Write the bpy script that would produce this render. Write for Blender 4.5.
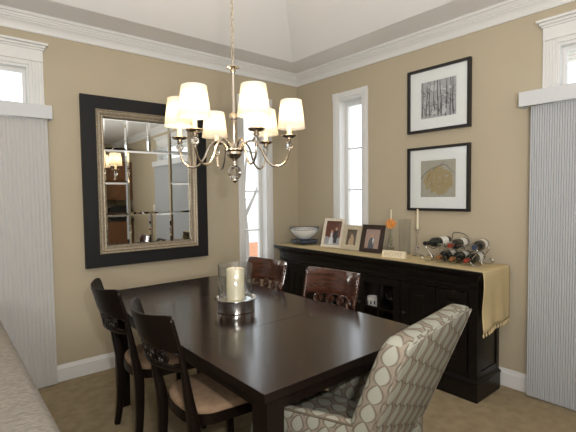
import bpy, bmesh, math, random
from mathutils import Vector, Matrix
random.seed(7)
PI = math.pi
sc = bpy.context.scene
COL = sc.collection
for o in list(bpy.data.objects):
    bpy.data.objects.remove(o)

# ---------------------------------------------------------------- camera
cd = bpy.data.cameras.new('camera')
camo = bpy.data.objects.new('camera', cd)
COL.objects.link(camo)
yaw, pit, rol, FPX = math.radians(50.01167745), math.radians(-2.8397981), math.radians(-0.6992), 419.75
F = Vector((math.cos(yaw)*math.cos(pit), math.sin(yaw)*math.cos(pit), math.sin(pit)))
R = F.cross(Vector((0, 0, 1))).normalized()
U = R.cross(F)
R2 = R*math.cos(rol) + U*math.sin(rol)
U2 = -R*math.sin(rol) + U*math.cos(rol)
m = Matrix((R2, U2, -F)).transposed().to_4x4()
m.translation = Vector((-3.15030794, -3.57702773, 1.413234))
camo.matrix_world = m
cd.sensor_width = 36.0
cd.lens = FPX/576*36.0
cd.clip_start = 0.02
sc.camera = camo

# ---------------------------------------------------------------- world, lights, exposure
sc.view_settings.view_transform = 'Standard'
sc.view_settings.look = 'None'
sc.view_settings.gamma = 1
sc.view_settings.exposure = 0.32
w = bpy.data.worlds.new('overcast_sky')
sc.world = w
w.use_nodes = True
bg = w.node_tree.nodes['Background']
bg.inputs[0].default_value = (0.90, 0.95, 1.0, 1)
bg.inputs[1].default_value = 2.0

def area(name, loc, target, size, power, col=(1, 1, 1), sy=None):
    l = bpy.data.lights.new(name, 'AREA')
    l.energy = power
    l.color = col
    l.size = size
    if sy:
        l.shape = 'RECTANGLE'
        l.size_y = sy
    o = bpy.data.objects.new(name, l)
    COL.objects.link(o)
    o.location = loc
    o.rotation_euler = (Vector(target)-Vector(loc)).to_track_quat('-Z', 'Y').to_euler()
    return o

# the photographer's flash beside the lens, and two fill lights added behind the camera
area('flash_light', (-3.05, -3.72, 1.62), (-1.2, -1.2, 2.1), 0.06, 20, (1.0, 0.97, 0.94))
area('bounce_fill_light', (-3.5, -4.3, 1.35), (-3.0, -3.7, 3.0), 0.6, 88, (1.0, 0.97, 0.93))  # added upward fill standing in for light bounced off the ceiling
area('added_fill_light', (-3.2, -5.6, 2.55), (-2.6, -3.2, 0.6), 1.6, 26, (1.0, 0.93, 0.84))  # made-up fill from the back of the room, no known lamp

# ---------------------------------------------------------------- material helpers
def mat(name, col, rough=0.5, metal=0.0, noise=None, bump=None, coat=0.0, spec=0.5, scale=(1, 1, 1), trans=0.0, ior=1.45):
    """noise=(scale, other colour, detail)  bump=(scale, strength, distance)"""
    M = bpy.data.materials.new(name)
    M.use_nodes = True
    nt = M.node_tree
    b = nt.nodes['Principled BSDF']
    b.inputs['Base Color'].default_value = (*col, 1)
    b.inputs['Roughness'].default_value = rough
    b.inputs['Metallic'].default_value = metal
    b.inputs['Specular IOR Level'].default_value = spec
    b.inputs['IOR'].default_value = ior
    b.inputs['Transmission Weight'].default_value = trans
    if coat:
        b.inputs['Coat Weight'].default_value = coat
        b.inputs['Coat Roughness'].default_value = 0.12
    if noise or bump:
        tc = nt.nodes.new('ShaderNodeTexCoord')
        mp = nt.nodes.new('ShaderNodeMapping')
        mp.inputs['Scale'].default_value = scale
        nt.links.new(tc.outputs['Object'], mp.inputs['Vector'])
    if noise:
        n = nt.nodes.new('ShaderNodeTexNoise')
        n.inputs['Scale'].default_value = noise[0]
        n.inputs['Detail'].default_value = noise[2] if len(noise) > 2 else 3
        r = nt.nodes.new('ShaderNodeValToRGB')
        r.color_ramp.elements[0].position = 0.35
        r.color_ramp.elements[1].position = 0.65
        r.color_ramp.elements[0].color = (*col, 1)
        r.color_ramp.elements[1].color = (*noise[1], 1)
        nt.links.new(mp.outputs[0], n.inputs['Vector'])
        nt.links.new(n.outputs[0], r.inputs[0])
        nt.links.new(r.outputs[0], b.inputs['Base Color'])
    if bump:
        n = nt.nodes.new('ShaderNodeTexNoise')
        n.inputs['Scale'].default_value = bump[0]
        n.inputs['Detail'].default_value = 2
        bp = nt.nodes.new('ShaderNodeBump')
        bp.inputs['Strength'].default_value = bump[1]
        bp.inputs['Distance'].default_value = bump[2]
        nt.links.new(mp.outputs[0], n.inputs['Vector'])
        nt.links.new(n.outputs[0], bp.inputs['Height'])
        nt.links.new(bp.outputs[0], b.inputs['Normal'])
    return M

def thin_glass(name, tint=(0.97, 0.98, 0.98), refl=1.0):
    M = bpy.data.materials.new(name)
    M.use_nodes = True
    nt = M.node_tree
    nt.nodes.clear()
    out = nt.nodes.new('ShaderNodeOutputMaterial')
    t = nt.nodes.new('ShaderNodeBsdfTransparent')
    t.inputs[0].default_value = (*tint, 1)
    g = nt.nodes.new('ShaderNodeBsdfGlossy')
    g.inputs['Roughness'].default_value = 0.02
    lw = nt.nodes.new('ShaderNodeLayerWeight')
    lw.inputs[0].default_value = 0.5
    pw = nt.nodes.new('ShaderNodeMath')
    pw.operation = 'POWER'
    pw.inputs[1].default_value = 4.0
    nt.links.new(lw.outputs['Facing'], pw.inputs[0])
    f = nt.nodes.new('ShaderNodeMath')
    f.operation = 'MULTIPLY_ADD'
    f.inputs[1].default_value = 0.6
    f.inputs[2].default_value = 0.035
    nt.links.new(pw.outputs[0], f.inputs[0])
    mm = nt.nodes.new('ShaderNodeMath')
    mm.operation = 'MULTIPLY'
    mm.inputs[1].default_value = refl
    mx = nt.nodes.new('ShaderNodeMixShader')
    nt.links.new(f.outputs[0], mm.inputs[0])
    nt.links.new(mm.outputs[0], mx.inputs[0])
    nt.links.new(t.outputs[0], mx.inputs[1])
    nt.links.new(g.outputs[0], mx.inputs[2])
    nt.links.new(mx.outputs[0], out.inputs[0])
    return M

def translucent(name, col, tcol, fac=0.5, rough=0.8):
    M = bpy.data.materials.new(name)
    M.use_nodes = True
    nt = M.node_tree
    nt.nodes.clear()
    out = nt.nodes.new('ShaderNodeOutputMaterial')
    d = nt.nodes.new('ShaderNodeBsdfDiffuse')
    d.inputs[0].default_value = (*col, 1)
    t = nt.nodes.new('ShaderNodeBsdfTranslucent')
    t.inputs[0].default_value = (*tcol, 1)
    mx = nt.nodes.new('ShaderNodeMixShader')
    mx.inputs[0].default_value = fac
    nt.links.new(d.outputs[0], mx.inputs[1])
    nt.links.new(t.outputs[0], mx.inputs[2])
    nt.links.new(mx.outputs[0], out.inputs[0])
    return M

def emis(name, col, s):
    M = bpy.data.materials.new(name)
    M.use_nodes = True
    nt = M.node_tree
    b = nt.nodes['Principled BSDF']
    b.inputs['Base Color'].default_value = (*col, 1)
    b.inputs['Emission Color'].default_value = (*col, 1)
    b.inputs['Emission Strength'].default_value = s
    return M

def leaf_fabric():
    M = bpy.data.materials.new('leaf_fabric')
    M.use_nodes = True
    nt = M.node_tree
    L = nt.links.new
    b = nt.nodes['Principled BSDF']
    b.inputs['Roughness'].default_value = 0.85
    b.inputs['Specular IOR Level'].default_value = 0.2
    uv = nt.nodes.new('ShaderNodeUVMap')
    sep = nt.nodes.new('ShaderNodeSeparateXYZ')
    L(uv.outputs[0], sep.inputs[0])
    def M_(op, a, bb=None, clamp=False):
        n = nt.nodes.new('ShaderNodeMath')
        n.operation = op
        n.use_clamp = clamp
        for i, v in enumerate((a, bb)):
            if v is None:
                continue
            if isinstance(v, (int, float)):
                n.inputs[i].default_value = v
            else:
                L(v, n.inputs[i])
        return n.outputs[0]
    u = M_('DIVIDE', sep.outputs[0], 0.069)
    v = M_('DIVIDE', sep.outputs[1], 0.070)
    cu = M_('FLOOR', u)
    odd = M_('MODULO', M_('ABSOLUTE', cu), 2.0)
    v2 = M_('ADD', v, M_('MULTIPLY', odd, 0.5))
    fv = M_('SUBTRACT', M_('FRACT', v2), 0.5)
    # each leaf leans a little
    fu = M_('SUBTRACT', M_('SUBTRACT', M_('FRACT', u), 0.5), M_('MULTIPLY', fv, 0.12))
    # leaf half width : teardrop, fuller below
    cosv = M_('COSINE', M_('MULTIPLY', fv, PI*1.02))
    wdt = M_('MULTIPLY', M_('POWER', M_('MAXIMUM', cosv, 0.0), 0.62), M_('SUBTRACT', 0.45, M_('MULTIPLY', fv, 0.22)))
    d = M_('SUBTRACT', wdt, M_('ABSOLUTE', fu))      # >0 inside
    rmp = nt.nodes.new('ShaderNodeValToRGB')
    e = rmp.color_ramp.elements
    e[0].position = 0.44; e[0].color = (0.185, 0.155, 0.120, 1)
    e[1].position = 0.56; e[1].color = (0.245, 0.245, 0.200, 1)
    x = e.new(0.485); x.color = (0.110, 0.090, 0.066, 1)
    x = e.new(0.515); x.color = (0.120, 0.098, 0.072, 1)
    x = e.new(0.535); x.color = (0.215, 0.215, 0.175, 1)
    L(M_('ADD', M_('MULTIPLY', d, 0.5), 0.5), rmp.inputs[0])
    n = nt.nodes.new('ShaderNodeTexNoise')
    n.inputs['Scale'].default_value = 900
    L(uv.outputs[0], n.inputs['Vector'])
    bp = nt.nodes.new('ShaderNodeBump')
    bp.inputs['Strength'].default_value = 0.3
    bp.inputs['Distance'].default_value = 0.001
    L(n.outputs[0], bp.inputs['Height'])
    L(bp.outputs[0], b.inputs['Normal'])
    L(rmp.outputs[0], b.inputs['Base Color'])
    return M

MT = {}
MT['wall'] = mat('wall_paint', (0.435, 0.375, 0.27), 0.75, noise=(1.2, (0.45, 0.39, 0.282)), bump=(220, 0.12, 0.002))
MT['white'] = mat('trim_white', (0.69, 0.69, 0.675), 0.4)
MT['ceil'] = mat('ceiling_white', (0.80, 0.79, 0.78), 0.85, bump=(150, 0.1, 0.002))
MT['carpet'] = mat('carpet', (0.29, 0.225, 0.13), 0.95, noise=(14, (0.37, 0.29, 0.175), 8), bump=(320, 0.9, 0.006))
MT['blind'] = translucent('blind_fabric', (0.50, 0.515, 0.53), (0.48, 0.52, 0.57), 0.16)
MT['blind_warm'] = translucent('warm_blind_fabric', (0.57, 0.565, 0.55), (0.50, 0.52, 0.54), 0.14)
MT['valance'] = mat('valance_white', (0.57, 0.585, 0.595), 0.5)
MT['espresso'] = mat('espresso_wood', (0.0065, 0.004, 0.003), 0.34, noise=(9, (0.010, 0.0055, 0.004), 4), scale=(12, 12, 1), spec=0.28)
MT['tabletop'] = mat('espresso_tabletop', (0.009, 0.0042, 0.003), 0.20, noise=(4, (0.021, 0.009, 0.006), 6), scale=(9, 1, 1), coat=0.3, spec=0.55, bump=(40, 0.04, 0.001))
MT['sidebd'] = mat('black_brown_wood', (0.0055, 0.004, 0.0034), 0.3, noise=(6, (0.009, 0.0065, 0.005), 4), scale=(10, 1, 10), spec=0.35)
MT['cherry'] = mat('dark_cherry_wood', (0.024, 0.0085, 0.0055), 0.20, noise=(5, (0.060, 0.020, 0.011), 5), scale=(1, 1.5, 12), coat=0.4, spec=0.6)
MT['seat'] = mat('tan_microfiber', (0.27, 0.175, 0.105), 0.9, noise=(25, (0.34, 0.225, 0.14)), bump=(300, 0.2, 0.001))
MT['leaf'] = leaf_fabric()
MT['piping'] = mat('piping_brown', (0.11, 0.09, 0.065), 0.9, spec=0.1)
MT['chenille'] = mat('chenille', (0.19, 0.172, 0.145), 0.95, noise=(60, (0.31, 0.28, 0.24), 6), scale=(1, 3.5, 1), bump=(160, 0.9, 0.006))
MT['chrome'] = mat('polished_chrome', (0.78, 0.77, 0.75), 0.12, 1.0)
MT['nickel'] = mat('brushed_nickel', (0.62, 0.55, 0.46), 0.22, 1.0)
MT['chainmetal'] = mat('aged_brass_chain', (0.42, 0.36, 0.25), 0.4, 0.8)
MT['silver'] = mat('brushed_silver', (0.70, 0.68, 0.64), 0.3, 1.0)
MT['glass'] = mat('clear_glass', (1, 1, 1), 0.02, trans=1.0, ior=1.47)
MT['crystal'] = mat('cut_crystal', (1, 1, 1), 0.0, trans=1.0, ior=1.55)
MT['pane'] = thin_glass('window_glass')
MT['cabglass'] = thin_glass('cabinet_glass', (0.94, 0.94, 0.94), .6)
MT['vaseglass'] = thin_glass('vase_glass', (0.965, 0.975, 0.975), 2.4)
MT['clearvase'] = thin_glass('clear_vase_glass', (0.98, 0.985, 0.985), 1.2)
MT['picglass'] = thin_glass('picture_glass', (0.97, 0.98, 0.98), 0.8)
MT['mirror'] = mat('mirror_glass', (0.82, 0.84, 0.83), 0.015, 1.0)
MT['mblack'] = mat('mirror_frame_black', (0.011, 0.011, 0.011), 0.55, spec=0.3, bump=(120, 0.2, 0.002))
MT['mgold'] = mat('antique_silver_gold', (0.42, 0.36, 0.27), 0.45, 0.5, noise=(120, (0.24, 0.20, 0.14)), bump=(160, 0.6, 0.003))
MT['black'] = mat('satin_black', (0.014, 0.012, 0.011), 0.35)
MT['matboard'] = mat('mat_board', (0.80, 0.80, 0.79), 0.8)
MT['wax'] = mat('ivory_wax', (0.74, 0.68, 0.50), 0.5)
MT['wax'].node_tree.nodes['Principled BSDF'].inputs['Subsurface Weight'].default_value = 0.2
MT['wax'].node_tree.nodes['Principled BSDF'].inputs['Subsurface Radius'].default_value = (0.02, 0.015, 0.008)
MT['wick'] = mat('charred_wick', (0.03, 0.02, 0.02), 0.9)
MT['shade'] = translucent('ivory_lamp_shade', (0.88, 0.85, 0.78), (0.92, 0.86, 0.74), 0.55)
MT['bulb'] = emis('lit_bulb', (1.0, 0.82, 0.60), 80.0)
MT['sleeve'] = mat('candle_sleeve', (0.80, 0.70, 0.50), 0.5)
MT['runner'] = mat('gold_runner', (0.50, 0.395, 0.205), 0.8, noise=(260, (0.58, 0.47, 0.265)), bump=(500, 0.4, 0.001))
MT['porcelain'] = mat('white_porcelain', (0.78, 0.77, 0.74), 0.2)
MT['blue'] = mat('slate_blue_glaze', (0.07, 0.09, 0.13), 0.25)
MT['ivoryframe'] = mat('whitewashed_frame', (0.64, 0.56, 0.44), 0.5, noise=(60, (0.74, 0.68, 0.58)))
MT['goldframe'] = mat('champagne_frame', (0.50, 0.43, 0.30), 0.4, 0.3, noise=(90, (0.62, 0.55, 0.42)), bump=(120, 0.4, 0.002))
MT['brownframe'] = mat('dark_brown_frame', (0.030, 0.017, 0.012), 0.3)
MT['sign'] = mat('cream_sign', (0.70, 0.62, 0.45), 0.7)
MT['signtext'] = mat('sign_letters', (0.50, 0.43, 0.30), 0.7)
MT['petal'] = mat('orange_petal', (0.90, 0.42, 0.10), 0.6, noise=(60, (0.95, 0.55, 0.20)))
MT['stem'] = mat('green_stem', (0.10, 0.20, 0.05), 0.6)
MT['bottle'] = mat('dark_bottle_glass', (0.012, 0.014, 0.013), 0.08, spec=0.7)
MT['label'] = mat('cream_label', (0.72, 0.70, 0.64), 0.7)
MT['redfoil'] = mat('red_foil', (0.30, 0.05, 0.03), 0.35, 0.3)
MT['bluefoil'] = mat('blue_foil', (0.04, 0.06, 0.12), 0.35, 0.3)
MT['coppfoil'] = mat('copper_foil', (0.45, 0.20, 0.08), 0.35, 0.6)
MT['blackfoil'] = mat('black_foil', (0.02, 0.02, 0.022), 0.35, 0.3)
MT['wire'] = mat('rack_wire', (0.62, 0.60, 0.55), 0.25, 1.0)
MT['oak'] = mat('honey_oak', (0.17, 0.075, 0.032), 0.45, noise=(4, (0.22, 0.10, 0.042), 4), scale=(8, 8, 1))
MT['counter'] = mat('dark_counter', (0.05, 0.045, 0.04), 0.3)
MT['appl'] = mat('black_appliance', (0.012, 0.012, 0.012), 0.2)
MT['fixture'] = emis('added_light_diffuser', (1.0, 0.88, 0.72), 5.0)  # glow of the added ceiling fixture
MT['switch'] = mat('switch_plate', (0.75, 0.72, 0.65), 0.4)
MT['ground'] = mat('pale_concrete', (0.78, 0.78, 0.76), 0.9, noise=(3, (0.84, 0.84, 0.82)))
MT['soffit'] = mat('soffit_beige', (0.60, 0.56, 0.49), 0.6)
MT['brick'] = mat('brick_orange', (0.55, 0.24, 0.13), 0.8, noise=(9, (0.62, 0.32, 0.2)))
MT['siding'] = mat('white_siding', (0.8, 0.8, 0.78), 0.6)
MT['bark'] = mat('bark', (0.25, 0.22, 0.19), 0.9)
# print and photograph colours
def flat(n, c):
    MT[n] = mat(n, c, 0.7)
flat('print_grey', (0.40, 0.40, 0.41)); flat('print_ink', (0.035, 0.035, 0.04)); flat('print_mist', (0.55, 0.55, 0.56))
flat('print_sand', (0.38, 0.355, 0.29)); flat('print_mustard', (0.36, 0.27, 0.13)); flat('print_brown', (0.07, 0.05, 0.035))
flat('ph_maroon', (0.16, 0.06, 0.04)); flat('ph_grey', (0.40, 0.40, 0.42)); flat('ph_white', (0.72, 0.72, 0.74)); flat('ph_dark', (0.03, 0.03, 0.035))
flat('ph_skin', (0.55, 0.33, 0.22)); flat('ph_brown', (0.13, 0.09, 0.06)); flat('ph_tan', (0.50, 0.36, 0.22)); flat('ph_slate', (0.10, 0.11, 0.13))
flat('ph_rose', (0.42, 0.29, 0.24))

# ---------------------------------------------------------------- mesh helpers
def obj(name, bm, material, parent=None, smooth=False, loc=None):
    me = bpy.data.meshes.new(name)
    bm.normal_update()
    bm.to_mesh(me)
    bm.free()
    for mm in (material if isinstance(material, (list, tuple)) else [material]):
        me.materials.append(MT[mm] if isinstance(mm, str) else mm)
    if smooth:
        for p in me.polygons:
            p.use_smooth = True
        me.set_sharp_from_angle(angle=math.radians(smooth if smooth is not True else 40))
    o = bpy.data.objects.new(name, me)
    COL.objects.link(o)
    if parent:
        o.parent = parent
    if loc:
        o.location = loc
    return o

def thing(name, label, cat, loc=(0, 0, 0), rz=0.0, group=None):
    o = bpy.data.objects.new(name, None)
    o.empty_display_size = 0.05
    COL.objects.link(o)
    o.location = loc
    o.rotation_euler = (0, 0, rz)
    o['label'] = label
    o['category'] = cat
    if group:
        o['group'] = group
    return o

def tag(o, label, cat, group=None):
    o['label'] = label
    o['category'] = cat
    if group:
        o['group'] = group
    return o

def struct(o, label=None):
    o['kind'] = 'structure'
    if label:
        o['label'] = label
    return o

def B():
    return bmesh.new()

def box(bm, x0, x1, y0, y1, z0, z1, bev=0.0, seg=2, mat_i=0, M=None):
    t = bmesh.new()
    bmesh.ops.create_cube(t, size=1.0)
    bmesh.ops.scale(t, vec=(abs(x1-x0), abs(y1-y0), abs(z1-z0)), verts=t.verts)
    if bev:
        bmesh.ops.bevel(t, geom=list(t.edges), offset=bev, segments=seg, affect='EDGES', profile=0.5)
    bmesh.ops.translate(t, vec=((x0+x1)/2, (y0+y1)/2, (z0+z1)/2), verts=t.verts)
    if M is not None:
        bmesh.ops.transform(t, matrix=M, verts=t.verts)
    merge(bm, t, mat_i)

def merge(bm, t, mat_i=0):
    vm = {}
    for v in t.verts:
        vm[v] = bm.verts.new(v.co)
    for f in t.faces:
        try:
            nf = bm.faces.new([vm[v] for v in f.verts])
            nf.material_index = mat_i
        except ValueError:
            pass
    t.free()

def lathe(bm, prof, cx=0, cy=0, cz=0, n=28, M=None, mat_i=0, flute=None):
    t = bmesh.new()
    rings = []
    for (r, z) in prof:
        if r < 1e-5:
            rings.append([t.verts.new((0, 0, z))])
        else:
            ring = []
            for k in range(n):
                a = 2*PI*k/n
                rr = r*(1+(flute[1]*math.cos(flute[0]*a) if flute else 0))
                ring.append(t.verts.new((rr*math.cos(a), rr*math.sin(a), z)))
            rings.append(ring)
    for a, b in zip(rings[:-1], rings[1:]):
        for k in range(n):
            k2 = (k+1) % n
            if len(a) == 1 and len(b) == 1:
                continue
            if len(a) == 1:
                t.faces.new((a[0], b[k2], b[k]))
            elif len(b) == 1:
                t.faces.new((a[k], a[k2], b[0]))
            else:
                t.faces.new((a[k], a[k2], b[k2], b[k]))
    bmesh.ops.recalc_face_normals(t, faces=t.faces)
    if M is not None:
        bmesh.ops.transform(t, matrix=M, verts=t.verts)
    bmesh.ops.translate(t, vec=(cx, cy, cz), verts=t.verts)
    merge(bm, t, mat_i)

def tube(bm, pts, r, n=8, closed=False, mat_i=0, sq=False):
    pts = [Vector(p) for p in pts]
    N = len(pts)
    rr = r if isinstance(r, (list, tuple)) else [r]*N
    t = bmesh.new()
    up = None
    rings = []
    for i, p in enumerate(pts):
        if closed:
            d = (pts[(i+1) % N]-pts[i-1]).normalized()
        else:
            d = (pts[min(i+1, N-1)]-pts[max(i-1, 0)]).normalized()
        if up is None:
            up = Vector((0, 0, 1)) if abs(d.z) < 0.9 else Vector((1, 0, 0))
        s = d.cross(up)
        if s.length < 1e-6:
            s = d.orthogonal()
        s.normalize()
        up = s.cross(d).normalized()
        rings.append([t.verts.new(p+(s*math.cos(2*PI*(k+(.5 if sq else 0))/n)+up*math.sin(2*PI*(k+(.5 if sq else 0))/n))*rr[i]) for k in range(n)])
    M_ = N if closed else N-1
    for i in range(M_):
        a, b = rings[i], rings[(i+1) % N]
        for k in range(n):
            t.faces.new((a[k], a[(k+1) % n], b[(k+1) % n], b[k]))
    if not closed:
        t.faces.new(rings[0][::-1])
        t.faces.new(rings[-1])
    bmesh.ops.recalc_face_normals(t, faces=t.faces)
    merge(bm, t, mat_i)

def prism(bm, poly, a0, a1, axis='y', mat_i=0):
    """poly: list of 2D points. axis y -> (x,z); x -> (y,z); z -> (x,y)"""
    def P(q, a):
        return {'y': (q[0], a, q[1]), 'x': (a, q[0], q[1]), 'z': (q[0], q[1], a)}[axis]
    t = bmesh.new()
    A = [t.verts.new(P(q, a0)) for q in poly]
    C = [t.verts.new(P(q, a1)) for q in poly]
    n = len(poly)
    t.faces.new(A)
    t.faces.new(C)
    for i in range(n):
        t.faces.new((A[i], A[(i+1) % n], C[(i+1) % n], C[i]))
    bmesh.ops.recalc_face_normals(t, faces=t.faces)
    merge(bm, t, mat_i)

def bez(p0, p1, p2, p3, n=12):
    p0, p1, p2, p3 = map(Vector, (p0, p1, p2, p3))
    out = []
    for i in range(n+1):
        t = i/n
        out.append(p0*(1-t)**3+p1*3*t*(1-t)**2+p2*3*t*t*(1-t)+p3*t**3)
    return out

def catmull(pts, n=8):
    pts = [Vector(p) for p in pts]
    P = [pts[0]]+pts+[pts[-1]]
    out = []
    for i in range(1, len(P)-2):
        for k in range(n):
            t = k/n
            out.append(0.5*((2*P[i])+(-P[i-1]+P[i+1])*t+(2*P[i-1]-5*P[i]+4*P[i+1]-P[i+2])*t*t+(-P[i-1]+3*P[i]-3*P[i+1]+P[i+2])*t**3))
    out.append(P[-2])
    return out

def dup(root, loc, rz, label, group=None):
    r = root.copy()
    COL.objects.link(r)
    r.location = loc
    r.rotation_euler = (0, 0, rz)
    r['label'] = label
    if group:
        r['group'] = group
    for ch in list(root.children):
        c = ch.copy()
        COL.objects.link(c)
        c.parent = r
        for g in list(ch.children):
            d = g.copy()
            COL.objects.link(d)
            d.parent = c
    return r

# ================================================================ THE ROOM
XW, YB = -6.0, -7.5          # far side of the family room, back wall of the kitchen
ZC = 2.74
TH = 0.16

def wall_with_holes(bm, along, a0, a1, holes, z1=ZC+.02):
    """along 'x': wall in plane y=0 growing to +y ; along 'y': wall in plane x=0 growing to +x"""
    xs = sorted({a0, a1, *[h[0] for h in holes], *[h[1] for h in holes]})
    for s, e in zip(xs[:-1], xs[1:]):
        hh = [h for h in holes if h[0] <= s+1e-6 and h[1] >= e-1e-6]
        segs = [(0, z1)]
        if hh:
            segs = [(0, hh[0][2]), (hh[0][3], z1)]
        for (z0, z2) in segs:
            if z2-z0 < 1e-4:
                continue
            if along == 'x':
                box(bm, s, e, 0, TH, z0, z2)
            else:
                box(bm, 0, TH, s, e, z0, z2)

LW = [(-4.30, -2.59, 0.06, 2.385), (-0.735, -0.435, 0.66, 2.36)]
RW = [(-4.40, -2.58, 0.06, 2.385), (-0.945, -0.635, 0.66, 2.36)]
bm = B(); wall_with_holes(bm, 'x', XW, TH, LW); struct(obj('wall_left', bm, 'wall'))
bm = B(); wall_with_holes(bm, 'y', YB, 0, RW); struct(obj('wall_right', bm, 'wall'))
bm = B(); box(bm, XW-TH, TH, YB-TH, YB, 0, ZC+.02); struct(obj('wall_back', bm, 'wall'))
bm = B(); box(bm, XW-TH, XW, YB, TH, 0, ZC+.02); struct(obj('wall_far', bm, 'wall'))
bm = B(); box(bm, XW, 0, YB, 0, -0.12, 0); struct(obj('floor', bm, 'carpet'))

# tray ceiling: flat border, sloping sides, flat top
bm = B()
tx0, tx1, ty0, ty1 = -3.95, -0.355, -3.95, -0.345
sl, run_ = 0.55, 1.0
def quad(*p):
    bm.faces.new([bm.verts.new(q) for q in p])
quad((XW, YB, ZC), (XW, ty0, ZC), (TH, ty0, ZC), (TH, YB, ZC))
quad((XW, ty1, ZC), (XW, TH, ZC), (TH, TH, ZC), (TH, ty1, ZC))
quad((XW, ty0, ZC), (XW, ty1, ZC), (tx0, ty1, ZC), (tx0, ty0, ZC))
quad((tx1, ty0, ZC), (tx1, ty1, ZC), (TH, ty1, ZC), (TH, ty0, ZC))
zt = ZC+sl*run_
a = [(tx0, ty0), (tx1, ty0), (tx1, ty1), (tx0, ty1)]
b_ = [(tx0+run_, ty0+run_), (tx1-run_, ty0+run_), (tx1-run_, ty1-run_), (tx0+run_, ty1-run_)]
for i in range(4):
    j = (i+1) % 4
    quad((*a[i], ZC), (*a[j], ZC), (*b_[j], zt), (*b_[i], zt))
quad(*[(*q, zt) for q in b_])
quad((XW-TH, YB-TH, zt+.1), (TH, YB-TH, zt+.1), (TH, TH, zt+.1), (XW-TH, TH, zt+.1))
bmesh.ops.remove_doubles(bm, verts=bm.verts, dist=1e-4)
struct(obj('ceiling', bm, 'ceil'))

# crown moulding, swept with a mitre at the corner
crown = [(0.0, 2.618), (0.010, 2.618), (0.013, 2.630), (0.010, 2.634), (0.014, 2.650), (0.026, 2.668), (0.038, 2.678), (0.038, 2.686),
         (0.046, 2.690), (0.048, 2.702), (0.054, 2.704), (0.056, 2.718), (0.066, 2.720), (0.068, 2.742), (0.0, 2.742)]
bm = B()
def sweep_left(prof, xa, xb):
    A = [bm.verts.new((xa, -d, z)) for d, z in prof]
    C = [bm.verts.new((xb-d, -d, z)) for d, z in prof]
    for i in range(len(prof)-1):
        bm.faces.new((A[i], A[i+1], C[i+1], C[i]))
def sweep_right(prof, ya, yb):
    A = [bm.verts.new((-d, ya, z)) for d, z in prof]
    C = [bm.verts.new((-d, yb-d, z)) for d, z in prof]
    for i in range(len(prof)-1):
        bm.faces.new((A[i], C[i], C[i+1], A[i+1]))
sweep_left(crown, XW, 0)
o = obj('trim_1', bm, 'white', smooth=30); struct(o, 'white crown moulding along the left wall')
bm = B(); sweep_right(crown, YB, 0)
o = obj('trim_2', bm, 'white', smooth=30); struct(o, 'white crown moulding along the right wall')
base = [(0.0, 0.127), (0.006, 0.127), (0.009, 0.118), (0.010, 0.108), (0.016, 0.098), (0.017, 0.0)]
bm = B(); sweep_left(base, -2.53, 0); sweep_left(base, XW, -4.42)
struct(obj('baseboard_left', bm, 'white', smooth=30))
bm = B(); sweep_right(base, -2.52, 0)
b2 = [(-d, z) for d, z in base]
for (ya, yb) in ((YB, -4.52),):
    A = [bm.verts.new((-d, ya, z)) for d, z in base]
    C = [bm.verts.new((-d, yb, z)) for d, z in base]
    for i in range(len(base)-1):
        bm.faces.new((A[i], C[i], C[i+1], A[i+1]))
struct(obj('baseboard_right', bm, 'white', smooth=30))

# ---- windows.  Local frame: s runs along the wall, d out of the room, z up
def mapL(s, d):   # left wall: s = x, d>0 goes to +y
    return (s, d)
def WB(bm, side, s0, s1, d0, d1, z0, z1, bev=0.0):
    if side == 'L':
        box(bm, s0, s1, d0, d1, z0, z1, bev)
    else:
        box(bm, d0, d1, s0, s1, z0, z1, bev)

def fluted(bm, side, s0, s1, z0, z1):
    """casing board with four shallow flutes"""
    n = 4
    t = 0.018
    WB(bm, side, s0, s1, -t*0.6, 0.0, z0, z1)
    wd = abs(s1-s0)
    a, b = min(s0, s1), max(s0, s1)
    pitch = wd/(n+0.6)
    x = a
    e = pitch*0.5
    WB(bm, side, a, a+e, -t, -t*0.55, z0, z1, 0.002)
    for k in range(n):
        c = a+e+pitch*(k+0.5)-pitch*0.0
        WB(bm, side, c+pitch*0.16-pitch*.12, c+pitch*0.5, -t, -t*0.55, z0, z1, 0.002)
    WB(bm, side, b-e*0.6, b, -t, -t*0.55, z0, z1, 0.002)

def head(bm, side, s0, s1, z0=2.410, z1=2.540):
    WB(bm, side, s0, s1, -0.026, 0.0, z0, z1-0.035, 0.002)
    WB(bm, side, s0-0.008, s1+0.008, -0.036, 0.0, z1-0.048, z1-0.032, 0.003)
    WB(bm, side, s0-0.016, s1+0.016, -0.050, 0.0, z1-0.034, z1-0.016, 0.004)
    WB(bm, side, s0-0.030, s1+0.030, -0.070, 0.0, z1-0.017, z1, 0.003)

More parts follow.
